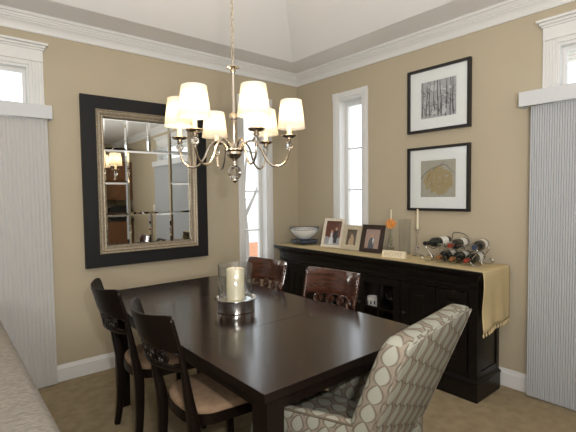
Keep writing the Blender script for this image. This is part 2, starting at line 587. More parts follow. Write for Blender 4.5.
def narrow_window(name, side, s0, s1, label):
    """narrow fixed window, s0<s1 opening; casings .068 wide with corner blocks"""
    cw = 0.068
    z0, z1 = 0.66, 2.36
    t = bpy.data.objects.new(name, None)
    COL.objects.link(t)
    t.location = ((s0+s1)/2, 0, z0) if side == 'L' else (0, (s0+s1)/2, z0)
    struct(t, label)
    off = Vector(t.location)
    def mk(nm, bm, mt, smooth=False):
        o = obj(nm, bm, mt, t, smooth)
        o.data.transform(Matrix.Translation(-off))
        return o
    bm = B()
    for a, b in ((s0-cw, s0), (s1, s1+cw)):
        WB(bm, side, a, b, -0.014, 0, z0-0.02, z1, 0.002)
        WB(bm, side, a+0.014, b-0.014, -0.019, -0.01, z0-0.02, z1, 0.003)
    WB(bm, side, s0, s1, -0.014, 0, z1, z1+cw, 0.002)
    WB(bm, side, s0, s1, -0.019, -0.01, z1+0.014, z1+cw-0.014, 0.003)
    for a, b in ((s0-cw, s0), (s1, s1+cw)):
        WB(bm, side, a-0.001, b+0.001, -0.022, 0, z1-0.001, z1+cw+0.001, 0.003)
        WB(bm, side, a+0.018, b-0.018, -0.027, -0.02, z1+0.018, z1+cw-0.018, 0.004)
    WB(bm, side, s0-cw-0.02, s1+cw+0.02, -0.04, 0.0, z0-0.045, z0-0.02, 0.004)
    mk('casing', bm, 'white')
    bm = B()
    WB(bm, side, s0-.001, s0+0.012, -0.004, TH, z0, z1)
    WB(bm, side, s1-0.012, s1+.001, -0.004, TH, z0, z1)
    WB(bm, side, s0+.012, s1-.012, -0.004, TH, z1-0.012, z1+.001)
    WB(bm, side, s0+.012, s1-.012, -0.004, TH, z0-.001, z0+0.012)
    mk('jamb', bm, 'white')
    bm = B()
    d0, d1 = 0.085, 0.125
    WB(bm, side, s0+0.012, s0+0.047, d0, d1, z0+0.012, z1-0.012, 0.003)
    WB(bm, side, s1-0.047, s1-0.012, d0, d1, z0+0.012, z1-0.012, 0.003)
    WB(bm, side, s0+0.047, s1-0.047, d0, d1, z1-0.060, z1-0.012, 0.003)
    WB(bm, side, s0+0.047, s1-0.047, d0, d1, z0+0.012, z0+0.070, 0.003)
    mk('sash', bm, 'white')
    bm = B()
    for z in (1.045, 1.46, 1.875):
        WB(bm, side, s0+0.047, s1-0.047, d0+0.008, d1-0.008, z-0.008, z+0.008, 0.002)
    mk('glazing_bar', bm, 'white')
    bm = B()
    WB(bm, side, s0+0.045, s1-0.045, 0.103, 0.107, z0+0.06, z1-0.05)
    mk('pane', bm, 'pane')

narrow_window('window_1', 'L', -0.735, -0.435, 'narrow white window on the left wall beside the corner, behind the lamp')
narrow_window('window_3', 'R', -0.945, -0.635, 'narrow white window on the right wall above the sideboard')

def patio(name, side, s0, s1, edge, label):
    """tall glazed opening with fluted casing at both ends and a cornice head; edge = outer casing line nearest the corner"""
    z0, z1 = 0.06, 2.385
    t = bpy.data.objects.new(name, None)
    COL.objects.link(t)
    t.location = ((s0+s1)/2, 0, 0) if side == 'L' else (0, (s0+s1)/2, 0)
    struct(t, label)
    off = Vector(t.location)
    def mk(nm, bm, mt, smooth=False):
        o = obj(nm, bm, mt, t, smooth)
        o.data.transform(Matrix.Translation(-off))
        return o
    bm = B()
    fluted(bm, side, s1-0.005, edge, 0.0, 2.412)
    fluted(bm, side, s0-(edge-s1), s0+0.005, 0.0, 2.412)
    WB(bm, side, s0, s1, -0.014, 0, z1-0.004, 2.412)
    mk('casing', bm, 'white')
    bm = B()
    head(bm, side, s0-(edge-s1), edge)
    mk('window_head', bm, 'white')
    bm = B()
    d0, d1 = 0.03, 0.13
    fr = .016
    WB(bm, side, s0-.001, s0+fr, -0.002, TH, z0, z1)
    WB(bm, side, s1-fr, s1+.001, -0.002, TH, z0, z1)
    WB(bm, side, s0+fr, s1-fr, -0.002, TH, z1-0.022, z1+.001)
    WB(bm, side, s0+fr, s1-fr, -0.002, TH, z0, z0+0.03)
    WB(bm, side, s0+fr, s1-fr, d0, d1, 2.02, 2.09)
    mk('frame', bm, 'white')
    mid = (s0+s1)/2
    bm = B()
    for a, b in ((s0+fr, mid+0.03), (mid-0.03, s1-fr)):
        dd = 0.05 if a < mid-0.05 else 0.085
        WB(bm, side, a, a+0.06, dd, dd+0.03, z0+0.03, 2.02, .003)
        WB(bm, side, b-0.06, b, dd, dd+0.03, z0+0.03, 2.02, .003)
        WB(bm, side, a+.06, b-.06, dd, dd+0.03, z0+0.03, z0+.13, .003)
        WB(bm, side, a+.06, b-.06, dd, dd+0.03, 1.95, 2.02, .003)
    WB(bm, side, s0+fr, s0+.036, .06, .09, 2.09, z1-.022)
    WB(bm, side, s1-.036, s1-fr, .06, .09, 2.09, z1-.022)
    WB(bm, side, s0+.036, s1-.036, .06, .09, 2.09, 2.115)
    WB(bm, side, s0+.036, s1-.036, .06, .09, z1-.050, z1-.022)
    mk('sash', bm, 'white')
    bm = B()
    WB(bm, side, s0+0.034, s1-0.034, 0.074, 0.078, 2.11, z1-0.045)
    mk('pane', bm, 'pane')
    for a, b, dd in ((s0+0.09, mid-0.02, .065), (mid+0.02, s1-0.09, .10)):
        bm = B()
        WB(bm, side, a, b, dd-.002, dd+.002, z0+.12, 1.96)
        mk('pane', bm, 'pane')

patio('window_2', 'L', -4.30, -2.59, -2.502, 'tall white window at the far left under a cornice head, mostly covered by blinds')
patio('window_4', 'R', -4.40, -2.58, -2.498, 'tall white window at the right edge under a cornice head, mostly covered by blinds')

# ---- vertical blinds
def blind(side, s0, s1, vs1, label, pitch, amp):
    t = thing('vertical_blind', label, 'blinds', ((s0+s1)/2, -0.09, 0) if side == 'L' else (-0.09, (s0+s1)/2, 0))
    off = Vector(t.location)
    def mk(nm, bm, mt, smooth=False):
        o = obj(nm, bm, mt, t, smooth)
        o.data.transform(Matrix.Translation(-off))
        return o
    bm = B()
    n = int((s1-s0)/pitch)
    rows = []
    for k in range(n*2+1):
        s = s0+(s1-s0)*k/(n*2)
        d = -0.085+(amp if k % 2 else -amp)
        p = (s, d) if side == 'L' else (d, s)
        rows.append((bm.verts.new((*p, 0.02)), bm.verts.new((*p, 1.985))))
    for a, b in zip(rows[:-1], rows[1:]):
        bm.faces.new((a[0], b[0], b[1], a[1]))
    o = mk('blind_fabric', bm, 'blind_warm' if side == 'L' else 'blind')
    so = o.modifiers.new('thickness', 'SOLIDIFY')
    so.thickness = 0.0012
    bm = B()
    WB(bm, side, s0-0.02, vs1, -0.125, -0.118, 1.985, 2.078, .002)
    WB(bm, side, vs1-0.007, vs1, -0.118, 0.0, 1.985, 2.078, .002)
    WB(bm, side, s0-0.02, s0-.013, -0.118, 0.0, 1.985, 2.078, .002)
    WB(bm, side, s0-0.02, vs1, -0.122, 0.0, 2.074, 2.082, .001)
    mk('valance', bm, 'valance')
    bm = B()
    WB(bm, side, s0, s1-.02, -0.105, -0.06, 1.99, 2.03, .003)
    mk('head_rail', bm, 'white')

blind('L', -4.36, -2.502, -2.474, 'pale finely pleated vertical blind on the left wall behind the sofa back', 0.026, 0.0022)
blind('R', -4.45, -2.456, -2.392, 'pale grey ribbed vertical blind on the right wall at the right edge of the picture', 0.0145, 0.0034)

# ---- outside
bm = B(); box(bm, -14, 26, -14, 26, -1.12, -1.0); struct(obj('ground', bm, 'ground'))
bm = B()
box(bm, -5.0, -1.6, TH, 0.62, 2.50, 2.56)
for k in range(5):
    box(bm, -5.0, -1.6, TH+.02+k*.095, TH+.025+k*.095, 2.494, 2.50)
struct(obj('trim_3', bm, 'soffit'), 'beige porch soffit outside the left window')
bm = B()
for k in range(8):
    box(bm, TH+.02+k*.1, TH+.11+k*.1, -5.2, -1.9, 2.50+.0*k, 2.54)
struct(obj('trim_4', bm, 'soffit'), 'beige porch soffit boards outside the right window')
t = thing('house', 'orange brick house wall seen low through the narrow left window', 'house', (5.6, 9.0, -1.0))
bm = B(); box(bm, -2.2, 2.2, 0, 0.3, 0, .70); obj('brick_wall', bm, 'brick', t)
bm = B(); box(bm, -2.2, 2.2, 0.02, 0.28, .70, 2.3); obj('siding', bm, 'siding', t)
bm = B()
tube(bm, catmull([(0, 0, 0), (.05, 0, 1.2), (-.03, 0, 2.4), (.08, 0, 3.6)], 5), [.055-.002*i for i in range(16)], 8)
tube(bm, catmull([(0, 0, 1.9), (.5, .1, 2.7), (.7, .1, 3.4)], 5), [.045-.002*i for i in range(11)], 6)
tube(bm, catmull([(0, 0, 2.3), (-.5, .1, 3.0), (-.6, .1, 3.7)], 5), [.04-.002*i for i in range(11)], 6)
o = obj('tree', bm, 'bark', smooth=True, loc=(3.02, 5.5, -1.0)); tag(o, 'bare grey tree trunk outside the narrow left window', 'tree')

# ================================================================ kitchen end seen only in the mirror
t = thing('kitchen_cabinet', 'honey oak base cabinets with dark counter, seen only in the mirror', 'cabinet', (-0.32, -6.85, 0))
bm = B(); box(bm, -.30, .30, -.60, .75, .1, .88, .004); obj('body', bm, 'oak', t)
for k in range(3):
    bm = B(); box(bm, -.32, -.30, -.58+k*.445, -.15+k*.445, .14, .84, .006); obj('door', bm, 'oak', t)
bm = B(); box(bm, -.34, .31, -.62, .77, .88, .92, .004); obj('worktop', bm, 'counter', t)
t = thing('wall_cabinet', 'honey oak wall cabinets hanging above the counter, seen only in the mirror', 'cabinet', (-0.18, -6.85, 1.35))
bm = B(); box(bm, -.15, .17, -.60, .75, 0, .85, .004); obj('body', bm, 'oak', t)
for k in range(3):
    bm = B(); box(bm, -.17, -.15, -.58+k*.445, -.15+k*.445, .03, .82, .006); obj('door', bm, 'oak', t)
t = thing('microwave', 'black microwave standing on the kitchen counter in the mirror', 'microwave', (-0.3, -6.3, .92))
bm = B(); box(bm, -.2, .2, -.26, .26, .005, .3, .008); obj('body', bm, 'appl', t)
bm = B(); box(bm, -.215, -.2, -.24, .1, .03, .27, .004); obj('door', bm, 'appl', t)
bm = B(); box(bm, -.008, 0.0, -.04, .04, -.06, .06, .003); box(bm, -.016, -.006, -.01, .01, -.02, .02, .002)
o = obj('light_switch', bm, 'switch', loc=(0, -4.75, 1.2)); tag(o, 'pale light switch on the tan wall in the mirror', 'light switch')

t = thing('added_ceiling_light', 'added round flush ceiling light for fill, unseen behind the camera', 'light', (-2.6, -5.6, ZC))  # invented fixture to go with the fill light, out of view
bm = B(); lathe(bm, [(0, -.0), (.17, -.0), (.17, -.03), (.15, -.03)], n=32); obj('rim', bm, 'silver', t, True)
bm = B(); lathe(bm, [(.15, -.03), (.13, -.06), (.08, -.08), (0, -.09)], n=32); obj('diffuser', bm, 'fixture', t, True)

# ================================================================ DINING TABLE
TX0, TX1, TY0, TY1, TZ = -2.350, -1.370, -2.492, -0.560, 0.76
tcx, tcy = (TX0+TX1)/2, (TY0+TY1)/2
t = thing('dining_table', 'dark espresso rectangular dining table with glossy top and square legs', 'table', (tcx, tcy, 0))
hx, hy = (TX1-TX0)/2, (TY1-TY0)/2
leaf0, leaf1 = 0.36, -0.36      # seams of the extension leaf (local y)
for (a, b_) in ((-hy, leaf1-.0006), (leaf1+.0006, leaf0-.0006), (leaf0+.0006, hy)):
    bm = B(); box(bm, -hx, hx, a, b_, TZ-0.034, TZ, 0.0012, 1)
    bm.normal_update()
    for f in bm.faces:
        f.material_index = 0 if f.normal.z > .5 else 1
    obj('tabletop', bm, ['tabletop', 'espresso'], t)
bm = B()
ap = 0.035
box(bm, -hx+ap, hx-ap, -hy+ap, -hy+ap+.022, .668, TZ-.034)
box(bm, -hx+ap, hx-ap, hy-.145, hy-.123, .668, TZ-.034)
box(bm, -hx+ap, -hx+ap+.022, -hy+ap, hy-.123, .668, TZ-.034)
box(bm, hx-ap-.022, hx-ap, -hy+ap, hy-.123, .668, TZ-.034)
obj('apron', bm, 'espresso', t)
for sx in (-1, 1):
    for sy in (-1, 1):
        x, y = sx*(hx-(.055 if sy < 0 else .125)), (sy*(hy-.055) if sy < 0 else hy-.150)
        bm = B()
        tt = bmesh.new()
        bmesh.ops.create_cube(tt, size=1.0)
        for v in tt.verts:
            top = v.co.z > 0
            hw = .042 if top else .034
            v.co = Vector((x+(hw if v.co.x > 0 else -hw), y+(hw if v.co.y > 0 else -hw), TZ-.034 if top else 0.0))
        bmesh.ops.bevel(tt, geom=list(tt.edges), offset=.004, segments=2, affect='EDGES')
        merge(bm, tt)
        obj('leg', bm, 'espresso', t)

# ================================================================ SIDE CHAIRS  (local: sitter faces +x)
def dining_chair(name, label, loc, rz, wood, group):
    t = thing(name, label, 'chair', loc, rz, group)
    # cushion and seat frame share one outline, square in front and rounded behind
    def outline(gr):
        pts = []
        fw, rw, xf, xr = .215+gr, .198+gr, .205+gr, -.215-gr
        pts += [Vector((xf+.012, 0))]
        for k in range(1, 5):
            pts.append(Vector((xf+.012*(1-(k/5)**2), fw*k/5*.93)))
        for k in range(5):
            a = PI/2*k/4
            pts.append(Vector((xf-.03+.03*math.cos(a), fw-.03+.03*math.sin(a))))
        for k in range(1, 4):
            s = k/4
            pts.append(Vector((xf-.03+(xr+.13-xf+.03)*s, fw+(rw-fw)*s)))
        for k in range(9):
            a = PI/2*k/8
            pts.append(Vector((xr+.13-.13*math.sin(a), rw-.15+.15*math.cos(a))))
        pts.append(Vector((xr-.004, 0)))
        return pts + [Vector((p.x, -p.y)) for p in pts[-2:0:-1]]
    bm = B()
    prism(bm, [(p.x, p.y) for p in outline(.0)], .400, .448, 'z')
    obj('seat_frame', bm, wood, t, smooth=40)
    bm = B()
    rings = []
    for sc_, z in ((.985, .446), (.992, .458), (.975, .470), (.90, .478), (.70, .484), (.35, .486)):
        rings.append([bm.verts.new((p.x*sc_, p.y*sc_, z)) for p in outline(-.002)])
    for a, b_ in zip(rings[:-1], rings[1:]):
        n = len(a)
        for k in range(n):
            bm.faces.new((a[k], a[(k+1) % n], b_[(k+1) % n], b_[k]))
    bm.faces.new(rings[-1])
    bm.faces.new(rings[0][::-1])
    obj('seat', bm, 'seat', t, smooth=60)
    # rear legs that sweep up into the back posts
    crx = lambda z: -.232-.098*max(0, (z-.46)/.47)**1.35      # rake of the posts
    for s in (-1, 1):
        bm = B()
        pts = [(-.232, s*.198, 0), (-.214, s*.194, .12), (-.204, s*.190, .28), (-.206, s*.190, .42), (crx(.55)+.014, s*.197, .55), (crx(.68)+.018, s*.204, .68), (crx(.80)+.021, s*.209, .80), (crx(.915)+.022, s*.2125, .912)]
        P = catmull(pts, 4)
        rad = []
        for p in P:
            q = min(1, p.z/.42)
            rad.append((.022+.011*q) if p.z < .42 else max(.0125, .033-.0205*(p.z-.42)/.36))
        tube(bm, P, rad, 4, sq=True)
        bmesh.ops.bevel(bm, geom=[e for e in bm.edges], offset=.003, segments=1, affect='EDGES')
        obj('leg', bm, wood, t, smooth=50)
        bm = B()
        tt = bmesh.new()
        bmesh.ops.create_cube(tt, size=1.0)
        for v in tt.verts:
            hw = .021 if v.co.z > 0 else .014
            v.co = Vector((.165+(.012 if v.co.z < 0 else 0)+(hw if v.co.x > 0 else -hw), s*.178+(hw if v.co.y > 0 else -hw), .402 if v.co.z > 0 else 0))
        bmesh.ops.bevel(tt, geom=list(tt.edges), offset=.004, segments=2, affect='EDGES')
        merge(bm, tt)
        obj('leg', bm, wood, t)
    # curved crest, pierced band, lower rail : arcs hollow towards the sitter
    A = math.radians(40)
    Rr = .214/math.sin(A)
    def arc(th, z, off=0.0, sc=1.0):
        x = crx(z)+.022 - (Rr+off)*math.cos(th) + Rr*math.cos(A)
        y = (Rr+off)*math.sin(th)
        return Vector((x, y*sc, z))
    def curved(bm, z0f, z1f, th, t0=-A, t1=A, nt=22, nz=8, edge=.004):
        g = {}
        for side in (0, 1):
            for i in range(nt+1):
                a = t0+(t1-t0)*i/nt
                for j in range(nz+1):
                    z = z0f(a)+(z1f(a)-z0f(a))*j/nz
                    e = 1.0
                    if j in (0, nz):
                        e = .55
                    g[side, i, j] = bm.verts.new(arc(a, z, (th/2 if side else -th/2)*e))
        for i in range(nt):
            for j in range(nz):
                bm.faces.new((g[0, i, j], g[0, i+1, j], g[0, i+1, j+1], g[0, i, j+1]))
                bm.faces.new((g[1, i, j], g[1, i, j+1], g[1, i+1, j+1], g[1, i+1, j]))
        for i in range(nt):
            for j in (0, nz):
                q = (g[0, i, j], g[1, i, j], g[1, i+1, j], g[0, i+1, j])
                bm.faces.new(q if j == 0 else q[::-1])
        for j in range(nz):
            for i in (0, nt):
                q = (g[0, i, j], g[0, i, j+1], g[1, i, j+1], g[1, i, j])
                bm.faces.new(q if i == 0 else q[::-1])
        bmesh.ops.recalc_face_normals(bm, faces=bm.faces)
    bm = B()
    def ztop(a):
        u = abs(a)/A
        return .918+.014*u*u-.006*max(0, (u-.92)/.08)**2
    curved(bm, lambda a: .772-.010*(abs(a)/A)**2, ztop, .021)
    obj('crest_rail', bm, wood, t, smooth=50)
    bm = B()
    curved(bm, lambda a: .676, lambda a: .694, .020, -A*.95, A*.95, nz=2)
    obj('lower_rail', bm, wood, t, smooth=50)
    # interlaced rings of the pierced band
    bm = B()
    n = 5
    zc, rz_ = .731, .036
    for k in range(n):
        c = -A*.74+A*1.48*k/(n-1)
        ra = A*.235
        pts = [arc(c+ra*math.cos(q), zc+rz_*math.sin(q)) for q in [2*PI*i/18 for i in range(18)]]
        tube(bm, pts, .0062, 6, closed=True)
    for k in range(n-1):
        c = -A*.74+A*1.48*(k+.5)/(n-1)
        for sg in (-1, 1):
            pts = [arc(c+A*.12*math.sin(PI*q)*sg, zc-.034+.068*q) for q in [i/8 for i in range(9)]]
            tube(bm, pts, .0055, 6)
    obj('fretwork', bm, wood, t, smooth=60)
    return t

gl = 'side chairs along the dining table'
c1 = dining_chair('dining_chair', 'dark wooden chair on the left side of the table, farther one, below the mirror', (-2.118, -1.135, 0), math.radians(-3.5), 'espresso', gl)
c2 = dup(c1, (-2.120, -1.775, 0), math.radians(-3), 'dark wooden chair with tan seat, left side of the table, nearer its front corner', gl)
c3 = dining_chair('dining_chair', 'reddish dark chair behind the table by the narrow left window, beside the candle', (-1.545, -1.055, 0), math.radians(183), 'cherry', gl)
c4 = dup(c3, (-1.520, -1.725, 0), math.radians(184), 'reddish dark chair behind the table in front of the sideboard doors', gl)

# ================================================================ UPHOLSTERED ARMCHAIR (local: sitter faces +y)
def uvbox(o):
    """leaf pattern laid on by box projection in the chair's own frame"""
    me = o.data
    uv = me.uv_layers.new(name='UVMap')
    for p in me.polygons:
        n = p.normal
        ax = max(range(3), key=lambda i: abs(n[i]))
        for li in p.loop_indices:
            v = me.vertices[me.loops[li].vertex_index].co
            if ax == 0:
                uv.data[li].uv = ((v.y+v.z*.38)*1.2+.35, v.z*1.08)
            elif ax == 1:
                uv.data[li].uv = (v.x*.80, v.z*.86)
            else:
                uv.data[li].uv = (v.x, v.y*.9+.31) if abs(v.x) < .19 or v.z > .8 else (v.y+.35, v.x*1.5)

def loft(bm, sections):
    """sections: list of closed rings with the same count"""
    rs = [[bm.verts.new(p) for p in s] for s in sections]
    n = len(rs[0])
    for a, b_ in zip(rs[:-1], rs[1:]):
        for k in range(n):
            bm.faces.new((a[k], a[(k+1) % n], b_[(k+1) % n], b_[k]))
    bm.faces.new(rs[0][::-1])
    bm.faces.new(rs[-1])
    bmesh.ops.recalc_face_normals(bm, faces=bm.faces)

def rrect(w, d, r, z, cx=0, cy=0, n=5):
    out = []
    for (sx, sy, a0) in ((1, 1, 0), (-1, 1, PI/2), (-1, -1, PI), (1, -1, 3*PI/2)):
        for k in range(n):
            a = a0+PI/2*k/(n-1)
            out.append(Vector((cx+sx*(w/2-r)+r*math.cos(a), cy+sy*(d/2-r)+r*math.sin(a), z)))
    return out

t = thing('upholstered_armchair', 'grey-green leaf patterned upholstered chair at the near end of the table', 'chair', (-1.955, -2.42, 0), math.radians(8.6))
yback = lambda z: -.172-.40*max(0, z-.40)
sec = []
for z, gw, gd in ((.30, 0, 0), (.40, 0, 0), (.50, 0, 0), (.60, 0, 0), (.70, .002, 0), (.80, .004, 0), (.90, .004, 0), (.935, 0, 0), (.955, -.010, -.003), (.970, -.026, -.008), (.982, -.052, -.018), (.990, -.088, -.034), (.994, -.14, -.06)):
    sec.append(rrect(.560+gw, .092+gd, .026 if gd > -.01 else .016, z, .020, yback(z)))
bm = B(); loft(bm, sec)
o = obj('backrest', bm, 'leaf', t, smooth=60); uvbox(o)
# welt cord around the rear face of the back
bm = B()
zz = [.30+.066*i for i in range(11)]
L_ = [Vector((-.253, yback(z)-.040, z)) for z in zz[:-1]]+[Vector((-.246, yback(.955)-.040, .955))]
Tp = [Vector((-.222, yback(.975)-.040, .974)), Vector((.020, yback(.983)-.040, .980)), Vector((.262, yback(.975)-.040, .974))]
R_ = [Vector((.293-(p.x+.253), p.y, p.z)) for p in L_[::-1]]
tube(bm, catmull(L_+Tp+R_, 4), .0042, 6)
o = obj('piping', bm, 'leaf', t, smooth=60); uvbox(o)
# seat
bm = B()
loft(bm, [rrect(.44+g, .50+g, .03+max(g/2, -.01), z, 0, .02) for z, g in ((.29, 0), (.44, 0), (.462, .004), (.482, -.006), (.494, -.03), (.498, -.07))])
o = obj('seat', bm, 'leaf', t, smooth=60); uvbox(o)
# arms: thin padded panels that slope down towards the front
for s in (-1, 1):
    bm = B()
    prof = [(-.262, .30), (-.262, .690), (-.16, .676), (-.05, .660), (.04, .645), (.12, .618), (.165, .575), (.185, .50), (.185, .30)]
    secs = []
    for dx, g in ((-.024, .012), (-.018, .003), (-.006, 0), (.010, 0), (.020, .004), (.026, .013)):
        ring = []
        for (y, z) in prof:
            ring.append(Vector((s*(.240+dx), y+(-g if y > -.2 else 0), z-(g if z > .35 else 0))))
        secs.append(ring)
    loft(bm, secs)
    o = obj('arm', bm, 'leaf', t, smooth=50); uvbox(o)
    bm = B()
    pr = [Vector((s*.262, y-(.003 if y > -.2 else 0), z-.003)) for (y, z) in prof[1:]]
    tube(bm, catmull(pr, 4), .0038, 6)
    o = obj('piping', bm, 'piping', t, smooth=60); o['label'] = 'brown welt cord along the arm'
for sx in (-1, 1):
    for sy in (-1, 1):
        bm = B()
        tt = bmesh.new()
        bmesh.ops.create_cube(tt, size=1.0)
        for v in tt.verts:
            hw = .022 if v.co.z > 0 else .015
            yb = sy*.20-.02
            v.co = Vector((sx*.215+(hw if v.co.x > 0 else -hw), yb-(.05 if (sy < 0 and v.co.z < 0) else 0)+(hw if v.co.y > 0 else -hw), .31 if v.co.z > 0 else 0))
        bmesh.ops.bevel(tt, geom=list(tt.edges), offset=.003, segments=1, affect='EDGES')
        merge(bm, tt)
        o = obj('leg', bm, 'espresso', t); o['label'] = 'dark tapered wooden leg'

# ================================================================ SOFA (only the back of it is in view)
t = thing('sofa', 'grey-beige chenille sofa with its back to the dining table, lower left corner', 'sofa', (-3.35, -1.95, 0))
def puff(x0, x1, y0, y1, z0, z1, bev, seg=4):
    bm = B(); box(bm, x0, x1, y0, y1, z0, z1, bev, seg); return bm
obj('base', puff(-.48, .40, -.98, 1.0, .09, .40, .03), 'chenille', t, True)
bm = B()
prism(bm, [(.40, .30), (.423, .78), (.415, .83), (.39, .852), (.35, .860), (.22, .858), (.17, .845), (.15, .80), (.12, .40), (.12, .30)], -.96, .98, 'y')
bmesh.ops.bevel(bm, geom=[e for e in bm.edges if abs(e.verts[0].co.y-e.verts[1].co.y) < 1e-5 and e.verts[0].co.z > .5], offset=.02, segments=3, affect='EDGES')
obj('backrest', bm, 'chenille', t, smooth=60)
for s in (-1, 1):
    y = .01+s*.90
    obj('arm', puff(-.48, .16, y-.10, y+.10, .30, .64, .06), 'chenille', t, True)
for k in range(2):
    y0 = -.79+k*.80
    obj('seat_cushion', puff(-.46, .13, y0, y0+.795, .39, .53, .045), 'chenille', t, True)
    obj('back_cushion', puff(-.02, .17, y0+.01, y0+.785, .50, .83, .06), 'chenille', t, True)
for sx in (-.42, .34):
    for sy in (-.92, .94):
        bm = B(); lathe(bm, [(0, 0), (.018, 0), (.026, .095), (0, .095)], sx, sy, 0, 12); obj('foot', bm, 'espresso', t)

# ================================================================ SIDEBOARD
SY0, SY1, ST = -2.255, -0.180, 0.895
t = thing('sideboard', 'long black-brown sideboard with glass doors against the right wall', 'sideboard', (0, (SY0+SY1)/2, 0))
sy = (SY0+SY1)/2
hw = (SY1-SY0)/2
bx = -.395
bm = B()
box(bm, bx, -.07, -hw, -hw+.025, .12, .80)
box(bm, bx, -.07, hw-.025, hw, .12, .80)
box(bm, -.088, -.070, -hw+.02, hw-.02, .12, .80)
box(bm, bx+.02, -.075, -hw, hw, .12, .15)
for y in (-.44, .44):
    box(bm, bx+.01, -.075, y-.012, y+.012, .13, .80)
box(bm, bx, bx+.03, -hw, hw, .735, .80)
for y in (-hw+.03, -.44, -.0, .44, hw-.03):
    w_ = .03 if abs(y) > .01 else .012
    box(bm, bx, bx+.025, y-w_, y+w_, .13, .74)
box(bm, bx, bx+.025, -hw, hw, .12, .185)
# corner posts and end panels
for s in (-1, 1):
    box(bm, bx-.010, bx+.05, s*hw-(0 if s < 0 else .05)-(.008 if s < 0 else 0), s*hw+(.05 if s < 0 else 0)+(.008 if s > 0 else 0), .12, .80, .003)
    y = s*hw
    box(bm, bx+.05, -.11, min(y, y+s*.006), max(y, y+s*.006), .74, .80)
    box(bm, bx+.05, -.11, min(y, y+s*.006), max(y, y+s*.006), .12, .19)
    box(bm, -.11, -.070, min(y, y+s*.008), max(y, y+s*.008), .12, .80)
obj('body', bm, 'sidebd', t)
bm = B(); box(bm, bx+.03, -.085, -.426, .426, .440, .455); box(bm, bx+.03, -.085, -hw+.03, -.454, .44, .455); box(bm, bx+.03, -.085, .454, hw-.03, .44, .455)
obj('shelf', bm, 'sidebd', t)
# cornice: stacked mouldings with a cove, mitred at both ends
bm = B()
prof = [(.000, .755), (.012, .760), (.012, .785), (.004, .790), (.006, .800), (.008, .818), (.016, .838), (.030, .854), (.046, .862), (.052, .864), (.052, .870), (.060, .874)]
rings = []
for d, z in prof:
    x0, x1, y0, y1 = bx-d, -.066+d*.5, -hw-d*.85, hw+d*.85
    rings.append([bm.verts.new(p) for p in ((x0, y0, z), (x1, y0, z), (x1, y1, z), (x0, y1, z))])
for a, b_ in zip(rings[:-1], rings[1:]):
    for k in range(4):
        bm.faces.new((a[k], a[(k+1) % 4], b_[(k+1) % 4], b_[k]))
bm.faces.new(rings[0][::-1])
bm.faces.new(rings[-1])
obj('cornice', bm, 'sidebd', t)
bm = B(); box(bm, bx-.064, -.030, -hw-.056, hw+.056, .874, ST, .004); obj('worktop', bm, 'sidebd', t)
bm = B()
box(bm, bx-.034, -.075, -hw-.022, hw+.022, 0, .118, .002)
rings = []
for d, z in ((.034, .116), (.040, .122), (.036, .134), (.020, .142), (.008, .148)):
    rings.append([bm.verts.new(p) for p in ((bx-d, -hw-d*.7, z), (-.076, -hw-d*.7, z), (-.076, hw+d*.7, z), (bx-d, hw+d*.7, z))])
for a, b_ in zip(rings[:-1], rings[1:]):
    for k in range(4):
        bm.faces.new((a[k], a[(k+1) % 4], b_[(k+1) % 4], b_[k]))
obj('plinth', bm, 'sidebd', t)
def sdoor(y0, y1, glazed):
    z0, z1 = .19, .73
    bm = B()
    st = .055
    xf = bx-.012
    for a, b_, c, d in ((y0, y0+st, z0, z1), (y1-st, y1, z0, z1), (y0+st, y1-st, z1-.05, z1), (y0+st, y1-st, z0, z0+.06)):
        box(bm, xf, bx+.008, a, b_, c, d, .002)
    if not glazed:
        box(bm, bx-.004, bx+.006, y0+st, y1-st, z0+.06, z1-.05)
        box(bm, bx-.010, bx-.002, y0+st+.03, y1-st-.03, z0+.09, z1-.08, .005)
        return obj('door', bm, 'sidebd', t)
    ym = (y0+y1)/2
    box(bm, bx-.010, bx+.004, ym-.008, ym+.008, z0+.06, z1-.05, .001)
    for z in (.475,):
        box(bm, bx-.010, bx+.004, y0+st, y1-st, z-.008, z+.008, .001)
    d = obj('door', bm, 'sidebd', t)
    bm = B(); box(bm, bx-.003, bx+.0, y0+st-.004, y1-st+.004, z0+.056, z1-.046)
    obj('pane', bm, 'cabglass', d)
    return d
dd = [(-hw+.065, -.740, False), (-.730, -.455, False), (-.425, -.014, True), (.014, .425, True), (.455, .730, False), (.740, hw-.065, False)]
for (a, b_, g) in dd:
    d = sdoor(a, b_, g)
    bm = B()
    ky = b_-.022 if (a+b_) < 0 else a+.022
    Mx = Matrix.Rotation(-PI/2, 4, 'Y')
    lathe(bm, [(0, 0), (.005, 0), (.005, .010), (.011, .015), (.012, .021), (.007, .026), (0, .027)], bx-.012, ky, .50, 14, Mx)
    obj('knob', bm, 'black', d, True)

# crockery behind the glass doors
def mug(name, label, x, y, z, rz=0):
    bm = B()
    lathe(bm, [(0, 0), (.030, 0), (.040, .006), (.049, .035), (.050, .065), (.047, .090), (.043, .090), (.044, .06), (.042, .014), (0, .010)], n=24)
    tube(bm, [(0, .046+.030*math.sin(q), .048-.030*math.cos(q)) for q in [PI*i/12 for i in range(13)]], .005, 8)
    for k in range(10):
        a = 2*PI*k/10
        box(bm, -.006, .006, -.001, .001, .02, .05, mat_i=1, M=Matrix.Rotation(a, 4, 'Z') @ Matrix.Translation((0, .0497, .012)))
    o = obj(name, bm, ['porcelain', 'blue'], smooth=True, loc=(x, y, z))
    o.rotation_euler.z = rz
    return tag(o, label, 'teacup')
mug('teacup', 'white patterned teacup behind the right glass door of the sideboard', -.335, -1.330, .456, math.radians(-35))
bm = B()
lathe(bm, [(0, 0), (.028, 0), (.006, .006), (.005, .06), (.020, .075), (.034, .10), (.036, .14), (.033, .14), (.031, .10), (.017, .08), (0, .07)], n=20)
